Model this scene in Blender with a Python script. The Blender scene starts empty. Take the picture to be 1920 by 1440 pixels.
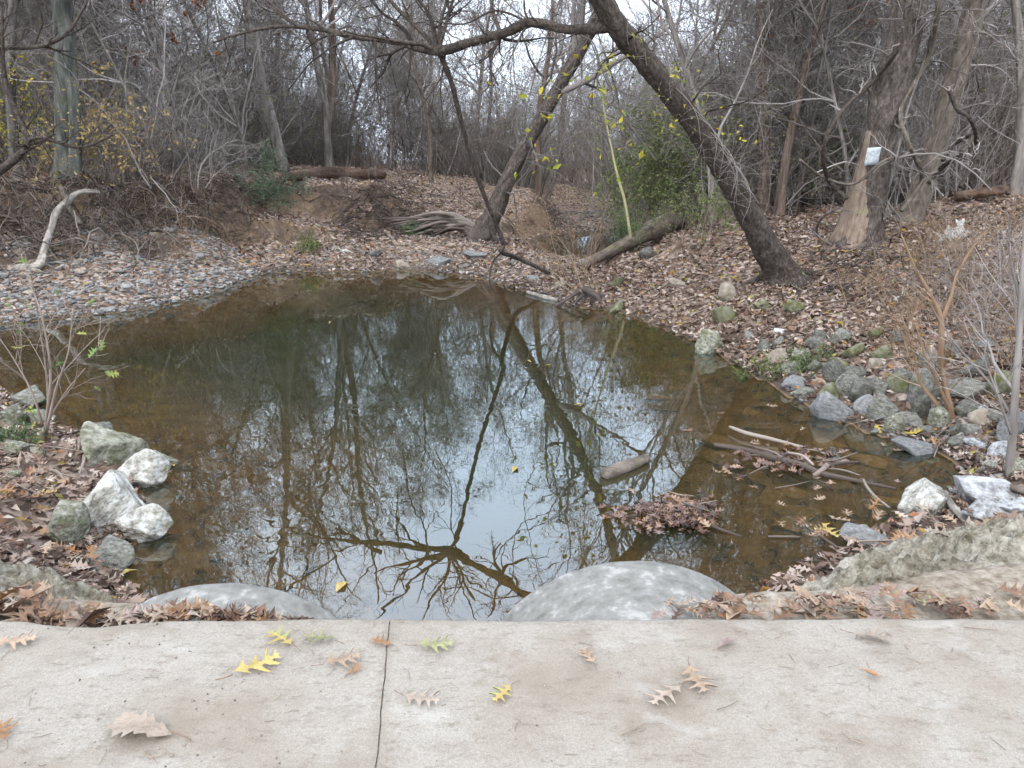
import bpy, math
import numpy as np
from mathutils import Vector
rng = np.random.default_rng(11)
S = bpy.context.scene
COL = S.collection

# ------------------------------------------------------------------ camera
TH = math.radians(15.9); FPX = 1400.0; CAMZ = 2.5
cd = bpy.data.cameras.new('camera'); cam = bpy.data.objects.new('camera', cd); COL.objects.link(cam)
cam.location = (0, 0, CAMZ); cam.rotation_euler = (math.pi/2-TH, 0, 0)
cd.sensor_width = 36; cd.lens = 36*FPX/1920; cd.clip_start = 0.05; cd.clip_end = 1000
S.camera = cam
S.render.resolution_x = 1024; S.render.resolution_y = 768

# ------------------------------------------------------------------ sky, sun, exposure (bright overcast)
W = bpy.data.worlds.new('World'); S.world = W; W.use_nodes = True
nt = W.node_tree; nt.nodes.clear()
sky = nt.nodes.new('ShaderNodeTexSky'); sky.sky_type = 'NISHITA'; sky.sun_disc = False
SUN_E, SUN_R = math.radians(48), math.radians(200)
sky.sun_elevation = SUN_E; sky.sun_rotation = SUN_R; sky.air_density = 1.0; sky.dust_density = 2.5
hs = nt.nodes.new('ShaderNodeHueSaturation'); hs.inputs['Saturation'].default_value = 0.3; hs.inputs['Value'].default_value = 1.0
bg = nt.nodes.new('ShaderNodeBackground'); bg.inputs['Strength'].default_value = 0.15
wo = nt.nodes.new('ShaderNodeOutputWorld')
cl = nt.nodes.new('ShaderNodeTexNoise'); cl.inputs['Scale'].default_value = 2.2; cl.inputs['Detail'].default_value = 5      # even cloud deck with soft mottling
cr = nt.nodes.new('ShaderNodeValToRGB'); cr.color_ramp.elements[0].position = .3; cr.color_ramp.elements[0].color = (6.4, 7.6, 9.3, 1); cr.color_ramp.elements[1].position = .7; cr.color_ramp.elements[1].color = (8.8, 9.6, 10.8, 1)
cm = nt.nodes.new('ShaderNodeMixRGB'); cm.inputs[0].default_value = .8
nt.links.new(sky.outputs[0], hs.inputs['Color']); nt.links.new(hs.outputs[0], cm.inputs[1]); nt.links.new(cl.outputs['Fac'], cr.inputs[0]); nt.links.new(cr.outputs[0], cm.inputs[2]); nt.links.new(cm.outputs[0], bg.inputs['Color']); nt.links.new(bg.outputs[0], wo.inputs['Surface'])
sl = bpy.data.lights.new('sun', 'SUN'); sun = bpy.data.objects.new('sun', sl); COL.objects.link(sun)
sl.energy = 0.7; sl.angle = math.radians(30); sl.color = (1.0, 0.93, 0.84)
sd = Vector((math.sin(SUN_R)*math.cos(SUN_E), math.cos(SUN_R)*math.cos(SUN_E), math.sin(SUN_E)))
sun.rotation_euler = sd.to_track_quat('Z', 'Y').to_euler(); sun.location = (0, 0, 40)
S.view_settings.view_transform = 'Standard'; S.view_settings.look = 'None'
S.view_settings.gamma = 1.0; S.view_settings.exposure = 1.36
S.cycles.max_bounces = 5; S.cycles.diffuse_bounces = 2; S.cycles.glossy_bounces = 2; S.cycles.transparent_max_bounces = 6
S.cycles.use_adaptive_sampling = True; S.cycles.adaptive_threshold = .035; S.cycles.adaptive_min_samples = 16
S.cycles.use_denoising = True

# ------------------------------------------------------------------ helpers: photo point -> place
def ray(px, py):
    dx = (px-960)/FPX; dy = (720-py)/FPX
    return np.array([dx, math.cos(TH)+dy*math.sin(TH), -math.sin(TH)+dy*math.cos(TH)])
def atY(px, py, Y):
    r = ray(px, py); return np.array([0, 0, CAMZ])+r*(Y/r[1])
def atZ(px, py, z):
    r = ray(px, py); return np.array([0, 0, CAMZ])+r*((z-CAMZ)/r[2])
def depth(p): return p[1]*math.cos(TH)+(CAMZ-p[2])*math.sin(TH)
def pxsize(w, p): return w*depth(p)/FPX

# ------------------------------------------------------------------ noise
def _hash(ix, iy, iz):
    h = (ix.astype(np.int64)*374761393+iy.astype(np.int64)*668265263+iz.astype(np.int64)*2147483647) & 0xffffffff
    h = ((h ^ (h >> 13))*1274126177) & 0xffffffff
    h = (h ^ (h >> 16)) & 0xffffffff
    return h/4294967295.0
def vnoise(p):
    p = np.asarray(p, float); i = np.floor(p); f = p-i; f = f*f*(3-2*f); i = i.astype(np.int64)
    r = 0
    for a in (0, 1):
        for b in (0, 1):
            for c in (0, 1):
                w = (f[..., 0] if a else 1-f[..., 0])*(f[..., 1] if b else 1-f[..., 1])*(f[..., 2] if c else 1-f[..., 2])
                r = r+w*_hash(i[..., 0]+a, i[..., 1]+b, i[..., 2]+c)
    return r*2-1
def fbm(p, o=4):
    p = np.asarray(p, float); r = 0; a = 1; s = 0
    for k in range(o):
        r = r+a*vnoise(p+k*17.3); s += a; a *= .5; p = p*2.03
    return r/s
def sst(a, b, x):
    t = np.clip((x-a)/(b-a), 0, 1); return t*t*(3-2*t)

# ------------------------------------------------------------------ mesh helpers
def mk(name, V, polys, mat, parent=None, loc=None, tone=None, smooth=True, mats=None, midx=None):
    """V (n,3); polys: list of int arrays (m,3) or (m,4)."""
    V = np.asarray(V, float).reshape(-1, 3)
    if loc is not None and parent is None: V = V-np.asarray(loc)
    me = bpy.data.meshes.new(name)
    me.vertices.add(len(V)); me.vertices.foreach_set('co', V.astype(np.float32).ravel())
    polys = [np.asarray(p, np.int32) for p in polys if len(p)]
    nl = sum(p.size for p in polys); npoly = sum(len(p) for p in polys)
    me.loops.add(nl); me.polygons.add(npoly)
    me.loops.foreach_set('vertex_index', np.concatenate([p.ravel() for p in polys]))
    tot = np.concatenate([np.full(len(p), p.shape[1], np.int32) for p in polys])
    st = np.concatenate([[0], np.cumsum(tot)[:-1]]).astype(np.int32)
    me.polygons.foreach_set('loop_start', st); me.polygons.foreach_set('loop_total', tot)
    if smooth: me.polygons.foreach_set('use_smooth', np.ones(npoly, bool))
    if tone is not None:
        at = me.attributes.new('tone', 'FLOAT', 'POINT'); at.data.foreach_set('value', np.asarray(tone, np.float32).ravel())
    me.materials.append(mat)
    me.update(calc_edges=True); me.validate()
    o = bpy.data.objects.new(name, me); COL.objects.link(o)
    if parent is not None: o.parent = parent
    if loc is not None: o.location = tuple(loc)
    return o
class Geo:
    def __init__(s): s.V = []; s.P = {3: [], 4: []}; s.T = []; s.n = 0
    def add(s, V, F, tone=0.5):
        V = np.asarray(V, float).reshape(-1, 3); F = np.asarray(F, int)
        s.V.append(V); s.P[F.shape[1]].append(F+s.n); s.n += len(V)
        s.T.append(np.broadcast_to(np.asarray(tone, float), (len(V),)))
        return s
    def build(s, name, mat, parent=None, loc=None, org=None, smooth=True):
        V = np.concatenate(s.V)
        if org is not None: V = V-np.asarray(org)
        return mk(name, V, [np.concatenate(p) for p in s.P.values() if p], mat, parent, loc, np.concatenate(s.T), smooth)
def unit(v): return v/np.maximum(np.linalg.norm(v, axis=-1, keepdims=True), 1e-9)
def tubes(P, R, s=3):
    """batch of tubes: P (n,k,3) R (n,k) -> V, quads"""
    P = np.asarray(P, float); R = np.asarray(R, float)
    if P.ndim == 2: P = P[None]; R = R[None]
    n, k, _ = P.shape
    T = unit(np.gradient(P, axis=1))
    m = unit(P[:, -1]-P[:, 0]); ref = unit(np.cross(m, unit(rng.normal(size=(n, 3)))))[:, None, :]
    U = unit(ref-(ref*T).sum(-1, keepdims=True)*T); Wv = np.cross(T, U)
    a = np.arange(s)*2*math.pi/s
    V = P[:, :, None, :]+R[:, :, None, None]*(np.cos(a)[None, None, :, None]*U[:, :, None, :]+np.sin(a)[None, None, :, None]*Wv[:, :, None, :])
    base = (np.arange(n)[:, None, None]*k+np.arange(k-1)[None, :, None])*s
    j = np.arange(s)[None, None, :]; j2 = (j+1) % s
    Q = np.stack([base+j, base+j2, base+s+j2, base+s+j], -1).reshape(-1, 4)
    return V, Q
def bumpy(V, P, amp, fr, seed=0):
    """lengthwise ridges on one tube V (k,s,3) round the line P; returns moved verts and a streak tone"""
    P = np.asarray(P); k, s_, _ = V.shape; sl_ = np.concatenate([[0], np.cumsum(np.linalg.norm(np.diff(P, axis=0), axis=1))]); a = np.arange(s_)*2*math.pi/s_
    rad = np.linalg.norm(V-P[:, None], axis=-1).mean(); q = max(1.6, fr*rad)
    U = np.stack(np.broadcast_arrays(np.cos(a)[None]*q, np.sin(a)[None]*q, sl_[:, None]*fr*.28), -1)+seed*3.7
    n = fbm(U, 4); tone = .5+.75*fbm(U*np.array([1.6, 1.6, 1.2])+31.7, 3)
    return V+(V-P[:, None])*(amp*n)[..., None], np.clip(tone, 0, 1)
def cat(pts, per=6):
    p = np.asarray(pts, float); out = []
    q = np.vstack([2*p[0]-p[1], p, 2*p[-1]-p[-2]])
    for i in range(1, len(q)-2):
        for t in np.arange(per)/per:
            a, b, c, d = q[i-1], q[i], q[i+1], q[i+2]
            out.append(.5*((2*b)+(-a+c)*t+(2*a-5*b+4*c-d)*t*t+(-a+3*b-3*c+d)*t**3))
    out.append(p[-1]); return np.array(out)
def grow(P, R, m, t0, t1, L, ang, k, up=0.0, wig=.25, rr=.55, lv=.4, taper=.25, rmin=.003):
    P = np.asarray(P, float); R = np.asarray(R, float)
    if P.ndim == 2: P = P[None]; R = R[None]
    n, kk, _ = P.shape
    idx = np.repeat(np.arange(n), m); t = rng.uniform(t0, t1, n*m); f = t*(kk-1); i = np.minimum(f.astype(int), kk-2); fr = (f-i)[:, None]
    st = P[idx, i]*(1-fr)+P[idx, i+1]*fr; rad = R[idx, i]*(1-fr[:, 0])+R[idx, i+1]*fr[:, 0]
    tan = unit(P[idx, i+1]-P[idx, i]); pr = rng.normal(size=(n*m, 3)); pr = unit(pr-(pr*tan).sum(-1, keepdims=True)*tan)
    a = (ang*rng.uniform(.6, 1.35, n*m))[:, None]; d = np.cos(a)*tan+np.sin(a)*pr
    ln = (L*(1.1-.55*t)*rng.uniform(1-lv, 1+lv, n*m))[:, None]
    pts = [st]; p = st
    for j in range(k-1):
        d = unit(d+wig*rng.normal(size=d.shape)+np.array([0, 0, up])); p = p+d*ln/(k-1); pts.append(p)
    rad = np.maximum(rad*rr, rmin)
    return np.stack(pts, 1), np.maximum(rad[:, None]*np.linspace(1, taper, k)[None], rmin*.6)

# leaf templates: stations along a midrib
def leaf_template(kind):
    if kind == 'simple':
        x = np.array([-.5, 0, .5]); w = np.array([.03, .24, .02]); sw = np.array([0, .03, 0.])
    elif kind == 'oak':
        x = np.array([-.5, -.42, -.33, -.27, -.16, -.07, .02, .10, .2, .27, .36, .42, .5])
        w = np.array([.015, .02, .22, .17, .05, .36, .31, .055, .33, .27, .06, .13, .01])
        sw = np.array([0, 0, .06, .02, 0, .12, .05, 0, .13, .06, 0, .08, 0])
    elif kind == 'pinoak':
        D = [(-.5, .012, 0), (-.44, .014, 0), (-.39, .05, .01), (-.34, .13, .04), (-.30, .23, .08), (-.275, .2, .07), (-.25, .1, .02), (-.2, .045, 0), (-.14, .045, 0), (-.09, .13, .03), (-.05, .36, .13), (-.02, .40, .15), (.01, .33, .09), (.03, .14, .02), (.08, .05, 0), (.14, .045, 0),
             (.17, .13, .03), (.2, .31, .12), (.225, .36, .15), (.25, .27, .08), (.27, .11, .01), (.32, .04, 0), (.37, .045, 0), (.4, .13, .06), (.42, .15, .08), (.44, .06, .01), (.5, .004, 0)]
        x, w, sw = np.array(D).T
    else:  # white oak, rounded shallow lobes
        x = np.array([-.5, -.38, -.3, -.2, -.12, -.02, .06, .16, .26, .36, .44, .5])
        w = np.array([.015, .10, .19, .13, .25, .16, .32, .19, .31, .2, .2, .04])
        sw = np.array([0, 0, .03, 0, .04, 0, .05, 0, .04, 0, .02, 0])
    k = len(x)
    V = np.zeros((k, 3, 3)); V[:, 0, 0] = x+sw; V[:, 0, 1] = w; V[:, 1, 0] = x; V[:, 2, 0] = x+sw; V[:, 2, 1] = -w
    b = np.arange(k-1)*3
    Q = np.concatenate([np.stack([b, b+1, b+4, b+3], 1), np.stack([b+1, b+2, b+5, b+4], 1)])
    return V.reshape(-1, 3), Q
LT = {k: leaf_template(k) for k in ('simple', 'oak', 'white', 'pinoak')}
def rotm(yaw, tx, ty):
    cz, sz = np.cos(yaw), np.sin(yaw); cx, sx = np.cos(tx), np.sin(tx); cy, sy = np.cos(ty), np.sin(ty)
    Z = np.zeros_like(yaw); O = np.ones_like(yaw)
    Rz = np.stack([cz, -sz, Z, sz, cz, Z, Z, Z, O], -1).reshape(-1, 3, 3)
    Rx = np.stack([O, Z, Z, Z, cx, -sx, Z, sx, cx], -1).reshape(-1, 3, 3)
    Ry = np.stack([cy, Z, sy, Z, O, Z, -sy, Z, cy], -1).reshape(-1, 3, 3)
    return Rz@Rx@Ry
def leaves(P, size, kind='simple', tilt=.4, curl=.35, fold=.5, tone=None):
    """many leaves -> V, quads, tone"""
    T, Q = LT[kind]; P = np.asarray(P, float); n = len(P)
    if tone is None: tone = rng.random(n)
    size = np.broadcast_to(size, (n,))
    cu = rng.normal(0, curl, n)[:, None]; fo = rng.normal(fold*.5, fold, n)[:, None]
    V = np.repeat(T[None], n, 0)
    V[:, :, 2] = cu*V[:, :, 0]**2*1.6+fo*np.abs(V[:, :, 1])+rng.normal(0, curl*.6, n)[:, None]*V[:, :, 0]*V[:, :, 1]*2
    M = rotm(rng.uniform(0, 6.283, n), rng.normal(0, tilt, n), rng.normal(0, tilt, n))
    V = np.einsum('nij,nkj->nki', M, V)*size[:, None, None]+P[:, None, :]
    F = (Q[None]+(np.arange(n)*len(T))[:, None, None]).reshape(-1, 4)
    return V.reshape(-1, 3), F, np.repeat(tone, len(T))

# ------------------------------------------------------------------ tagging
def tag(o, label=None, category=None, group=None, kind=None):
    if label: o['label'] = label
    if category: o['category'] = category
    if group: o['group'] = group
    if kind: o['kind'] = kind
    return o
def empty(name, loc, label=None, category=None, group=None):
    o = bpy.data.objects.new(name, None); COL.objects.link(o); o.location = tuple(loc); o.empty_display_size = .2
    return tag(o, label, category, group)
def dup(root, loc, rz=0, sc=1, rx=0, ry=0):
    r = root.copy(); COL.objects.link(r); r.location = tuple(loc); r.rotation_euler = (rx, ry, rz)
    r.scale = (sc,)*3 if np.isscalar(sc) else tuple(sc)
    for ch in root.children:
        c = ch.copy(); COL.objects.link(c); c.parent = r
    return r

# ------------------------------------------------------------------ materials
def ramp_node(N, cols):
    r = N.new('ShaderNodeValToRGB'); e = r.color_ramp.elements
    while len(e) < len(cols): e.new(.5)
    for i, (p, c) in enumerate(cols): e[i].position = p; e[i].color = (*c, 1)
    return r
def material(name, cols, scale=4, detail=8, rough=.9, bump=.3, bscale=25, stretch=(1, 1, 1), world=False, attr=False, rnd=0., dist=.02,
             moss=None, moss_amt=.5, streak=0., cols2=None, scale2=1.2, spec=.2, distort=0., transl=0.):
    m = bpy.data.materials.new(name); m.use_nodes = True; t = m.node_tree; N = t.nodes; L = t.links; N.clear()
    out = N.new('ShaderNodeOutputMaterial'); b = N.new('ShaderNodeBsdfPrincipled')
    b.inputs['Roughness'].default_value = rough; b.inputs['Specular IOR Level'].default_value = spec
    L.new(b.outputs[0], out.inputs[0])
    if world: src = N.new('ShaderNodeNewGeometry').outputs['Position']
    else: src = N.new('ShaderNodeTexCoord').outputs['Object']
    mp = N.new('ShaderNodeMapping'); mp.inputs['Scale'].default_value = stretch; L.new(src, mp.inputs[0]); co = mp.outputs[0]
    if attr:
        fac = N.new('ShaderNodeAttribute'); fac.attribute_name = 'tone'; f = fac.outputs['Fac']
    else:
        nz = N.new('ShaderNodeTexNoise'); nz.inputs['Scale'].default_value = scale; nz.inputs['Detail'].default_value = detail; nz.inputs['Roughness'].default_value = .65
        nz.inputs['Distortion'].default_value = distort
        L.new(co, nz.inputs['Vector']); f = nz.outputs['Fac']
    r = ramp_node(N, cols); L.new(f, r.inputs[0]); c = r.outputs[0]
    if cols2:
        n2 = N.new('ShaderNodeTexNoise'); n2.inputs['Scale'].default_value = scale2; n2.inputs['Detail'].default_value = 6; L.new(co, n2.inputs['Vector'])
        r2 = ramp_node(N, cols2); L.new(n2.outputs['Fac'], r2.inputs[0])
        mx = N.new('ShaderNodeMixRGB'); mx.blend_type = 'MULTIPLY'; mx.inputs[0].default_value = 1; L.new(c, mx.inputs[1]); L.new(r2.outputs[0], mx.inputs[2]); c = mx.outputs[0]
    if streak:
        at = N.new('ShaderNodeAttribute'); at.attribute_name = 'tone'; r5 = ramp_node(N, [(.15, (1-streak,)*3), (.85, (1+streak,)*3)]); L.new(at.outputs['Fac'], r5.inputs[0])
        mx = N.new('ShaderNodeMixRGB'); mx.blend_type = 'MULTIPLY'; mx.inputs[0].default_value = 1; L.new(c, mx.inputs[1]); L.new(r5.outputs[0], mx.inputs[2]); c = mx.outputs[0]
    if moss:
        n3 = N.new('ShaderNodeTexNoise'); n3.inputs['Scale'].default_value = 3.3; n3.inputs['Detail'].default_value = 8; L.new(src, n3.inputs['Vector'])
        r3 = ramp_node(N, [(moss_amt-.08, (0, 0, 0)), (moss_amt+.1, (1, 1, 1))]); r3.color_ramp.elements[0].position = 1-moss_amt-.1; r3.color_ramp.elements[1].position = 1-moss_amt+.1
        L.new(n3.outputs['Fac'], r3.inputs[0])
        mx = N.new('ShaderNodeMixRGB'); L.new(r3.outputs[0], mx.inputs[0]); L.new(c, mx.inputs[1]); mx.inputs[2].default_value = (*moss, 1); c = mx.outputs[0]
    if rnd:
        oi = N.new('ShaderNodeObjectInfo'); mr = N.new('ShaderNodeMapRange'); mr.inputs[3].default_value = 1-rnd; mr.inputs[4].default_value = 1+rnd
        L.new(oi.outputs['Random'], mr.inputs[0])
        hv = N.new('ShaderNodeHueSaturation'); L.new(c, hv.inputs['Color']); L.new(mr.outputs[0], hv.inputs['Value']); c = hv.outputs[0]
    L.new(c, b.inputs['Base Color'])
    if bump:
        bn = N.new('ShaderNodeTexNoise'); bn.inputs['Scale'].default_value = bscale; bn.inputs['Detail'].default_value = 6; L.new(co, bn.inputs['Vector'])
        bp = N.new('ShaderNodeBump'); bp.inputs['Strength'].default_value = bump; bp.inputs['Distance'].default_value = dist
        L.new(bn.outputs['Fac'], bp.inputs['Height']); L.new(bp.outputs[0], b.inputs['Normal'])
    if transl:
        tr = N.new('ShaderNodeBsdfTranslucent'); L.new(c, tr.inputs['Color']); ms = N.new('ShaderNodeMixShader'); ms.inputs[0].default_value = transl
        L.new(b.outputs[0], ms.inputs[1]); L.new(tr.outputs[0], ms.inputs[2]); L.new(ms.outputs[0], out.inputs[0])
    return m
BARK_S = (1, 1, .22)
M = {}
M['bark_grey'] = material('bark_grey', streak=.5, cols=[(.3, (.072, .062, .054)), (.5, (.145, .127, .112)), (.7, (.225, .2, .18))], scale=9, stretch=BARK_S, bump=.6, bscale=22, rnd=.3, dist=.03)
M['bark_dark'] = material('bark_dark', streak=.35, cols=[(.3, (.03, .023, .019)), (.52, (.066, .052, .043)), (.72, (.12, .099, .084))], scale=22, stretch=(1, 1, .45), bump=1, bscale=34, dist=.05)
M['bark_shag'] = material('bark_shag', streak=.5, cols=[(.3, (.075, .053, .043)), (.5, (.145, .105, .085)), (.7, (.22, .165, .135))], scale=14, stretch=(1, 1, .1), bump=.9, bscale=26, dist=.04)
M['bark_mossy'] = material('bark_mossy', streak=.5, cols=[(.34, (.035, .037, .031)), (.5, (.07, .072, .062)), (.66, (.12, .119, .105))], scale=8, stretch=BARK_S, bump=.5, bscale=20, moss=(.06, .068, .042), moss_amt=.35, dist=.03)
M['bark_tan'] = material('bark_tan', streak=.35, cols=[(.3, (.055, .044, .035)), (.5, (.11, .089, .071)), (.72, (.17, .142, .116))], scale=20, stretch=(1, 1, .4), bump=.5, bscale=24, dist=.03)
M['bark_old'] = material('bark_old', streak=.4, cols=[(.3, (.035, .028, .024)), (.5, (.085, .069, .059)), (.7, (.155, .13, .113))], scale=24, stretch=(1, 1, .42), bump=1, bscale=34, dist=.06)
M['bare_wood'] = material('bare_wood', [(.3, (.09, .064, .048)), (.5, (.18, .133, .102)), (.7, (.27, .21, .165))], 16, stretch=(1, 1, .1), bump=.9, bscale=30, moss=(.2, .2, .1), moss_amt=.32)
M['twig_grey'] = material('twig_grey', [(0, (.115, .098, .088)), (.5, (.215, .188, .17)), (1, (.35, .318, .295))], attr=True, bump=0, rnd=.25)
M['twig_brown'] = material('twig_brown', [(0, (.095, .07, .058)), (.5, (.185, .143, .118)), (1, (.3, .245, .208))], attr=True, bump=0, rnd=.2)
M['twig_tan'] = material('twig_tan', [(0, (.12, .072, .042)), (.5, (.215, .138, .085)), (1, (.32, .24, .17))], attr=True, bump=0)
M['pale_stem'] = material('pale_stem', [(0, (.26, .24, .12)), (1, (.36, .33, .2))], attr=True, bump=0)
M['root'] = material('root', [(0, (.03, .024, .021)), (.5, (.085, .067, .058)), (1, (.22, .185, .16))], attr=True, bump=0)
M['dead_wood'] = material('dead_wood', streak=.5, cols=[(.3, (.13, .11, .09)), (.5, (.245, .215, .185)), (.7, (.36, .33, .295))], scale=10, stretch=(1, 1, .3), bump=.5)
M['log_wood'] = material('log_wood', streak=.5, cols=[(.3, (.06, .047, .037)), (.5, (.12, .097, .078)), (.7, (.2, .165, .14))], scale=9, stretch=(.25, 1, 1), bump=.7, moss=(.12, .12, .055), moss_amt=.35)
M['log_rust'] = material('log_rust', streak=.5, cols=[(.3, (.045, .03, .022)), (.5, (.095, .06, .042)), (.7, (.165, .11, .08))], scale=7, stretch=(.25, 1, 1), bump=.7)
M['stick'] = material('stick', [(0, (.05, .037, .03)), (.5, (.125, .098, .08)), (1, (.3, .25, .21))], attr=True, bump=0)
LITTER = [(0, (.05, .032, .024)), (.16, (.10, .066, .05)), (.36, (.17, .115, .088)), (.55, (.24, .172, .135)), (.75, (.32, .245, .2)), (.92, (.45, .38, .325)), (.96, (.30, .12, .05)), (.992, (.34, .26, .06)), (1, (.2, .22, .06))]
M['litter'] = material('litter', LITTER, attr=True, bump=0, rough=.75, transl=.12)
M['litter_wet'] = material('litter_wet', [(0, (.025, .013, .01)), (.4, (.075, .036, .024)), (.75, (.15, .085, .06)), (1, (.27, .17, .1))], attr=True, bump=0, rough=.35, spec=.5)
M['foliage_green'] = material('foliage_green', [(0, (.06, .085, .035)), (.45, (.125, .165, .06)), (.8, (.2, .24, .085)), (1, (.34, .34, .13))], attr=True, bump=0, rough=.6, transl=.3)
M['foliage_olive'] = material('foliage_olive', [(0, (.08, .085, .03)), (.5, (.17, .17, .06)), (1, (.3, .27, .09))], attr=True, bump=0, rough=.6, transl=.3)
M['foliage_yellow'] = material('foliage_yellow', [(0, (.25, .23, .06)), (.4, (.38, .27, .08)), (.75, (.46, .31, .14)), (1, (.52, .4, .22))], attr=True, bump=0, rough=.6, transl=.3)
M['foliage_lemon'] = material('foliage_lemon', [(0, (.2, .26, .04)), (.5, (.4, .38, .04)), (1, (.6, .46, .05))], attr=True, bump=0, rough=.6, transl=.3)
M['foliage_rust'] = material('foliage_rust', [(0, (.16, .055, .025)), (.5, (.3, .12, .055)), (1, (.42, .2, .1))], attr=True, bump=0, rough=.6, transl=.3)
M['foliage_cedar'] = material('foliage_cedar', [(0, (.04, .075, .045)), (.5, (.09, .135, .08)), (1, (.17, .2, .11))], attr=True, bump=0, rough=.7, transl=.15)
M['fresh_leaf'] = material('fresh_leaf', [(0, (.12, .2, .06)), (.6, (.2, .28, .09)), (1, (.33, .34, .08))], attr=True, bump=0, rough=.5, transl=.3)
M['slate'] = material('slate', [(.34, (.06, .058, .048)), (.5, (.135, .13, .112)), (.66, (.225, .217, .19))], 7, stretch=(1, 1, 2.2), bump=.5, bscale=14, rnd=.28, dist=.03, moss=(.085, .092, .05), moss_amt=.33)
M['slate_blue'] = material('slate_blue', [(.34, (.09, .09, .09)), (.5, (.16, .16, .157)), (.66, (.25, .248, .24))], 8, stretch=(1, 1, 2), bump=.4, bscale=14, rnd=.2, dist=.03)
M['mossrock'] = material('mossrock', [(.3, (.085, .082, .055)), (.5, (.15, .145, .10)), (.72, (.22, .21, .16))], 5, bump=.5, bscale=14, rnd=.2, dist=.03, moss=(.085, .088, .032), moss_amt=.5)
M['limestone'] = material('limestone', [(.36, (.16, .145, .115)), (.48, (.34, .325, .285)), (.58, (.5, .487, .455))], 4.5, detail=14, bump=.9, bscale=12, dist=.05, moss=(.17, .16, .105), moss_amt=.36)
M['limestone_green'] = material('limestone_green', [(.36, (.085, .082, .056)), (.5, (.2, .193, .15)), (.64, (.33, .32, .265))], 6, stretch=(1, 1, 1.6), bump=.7, bscale=9, dist=.05, moss=(.105, .11, .058), moss_amt=.42)
M['whitestone'] = material('whitestone', [(.36, (.13, .125, .12)), (.48, (.28, .28, .28)), (.62, (.42, .425, .435))], 4.5, bump=.6, bscale=9, dist=.05)
M['tanstone'] = material('tanstone', [(.3, (.175, .14, .103)), (.5, (.255, .215, .168)), (.7, (.34, .3, .25))], 4, bump=.5, rnd=.2)
M['gravel'] = material('gravel', [(.3, (.125, .12, .113)), (.5, (.195, .19, .18)), (.7, (.28, .272, .26))], 3, bump=.2, rnd=.42)
M['gravel_attr'] = material('gravel_attr', [(0, (.075, .07, .067)), (.35, (.15, .147, .142)), (.7, (.235, .228, .218)), (.92, (.3, .275, .24)), (1, (.19, .125, .1))], attr=True, bump=0)
M['bedstone'] = material('bedstone', [(.3, (.26, .165, .075)), (.5, (.38, .26, .13)), (.7, (.5, .37, .21))], 5, bump=.3, rnd=.5)
M['concrete_pipe'] = material('concrete_pipe', [(.36, (.135, .129, .117)), (.48, (.185, .178, .163)), (.56, (.215, .208, .192)), (.64, (.31, .3, .28))], 14, detail=14, bump=.25, bscale=60, dist=.006, rough=.85, cols2=[(.35, (.85, .84, .82)), (.6, (1, 1, 1))], scale2=2.5)
M['rubble'] = material('rubble', [(.34, (.105, .091, .068)), (.48, (.24, .215, .174)), (.62, (.36, .338, .292))], 16, detail=12, bump=1.0, bscale=38, dist=.03, cols2=[(.35, (.7, .68, .6)), (.6, (1.05, 1.04, 1.02))], scale2=2)
M['apron'] = material('apron', [(.36, (.145, .115, .086)), (.5, (.235, .195, .153)), (.64, (.32, .282, .235))], 24, detail=14, bump=.8, bscale=55, dist=.015, cols2=[(.35, (.8, .77, .72)), (.6, (1.05, 1.05, 1.05))], scale2=1.3)
M['paper'] = material('paper', [(.35, (.24, .27, .28)), (.5, (.36, .39, .4)), (.65, (.45, .47, .47))], 18, bump=.1)
M['white_scrap'] = material('white_scrap', [(.3, (.38, .37, .35)), (.6, (.52, .51, .49))], 12, bump=.1)

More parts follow.
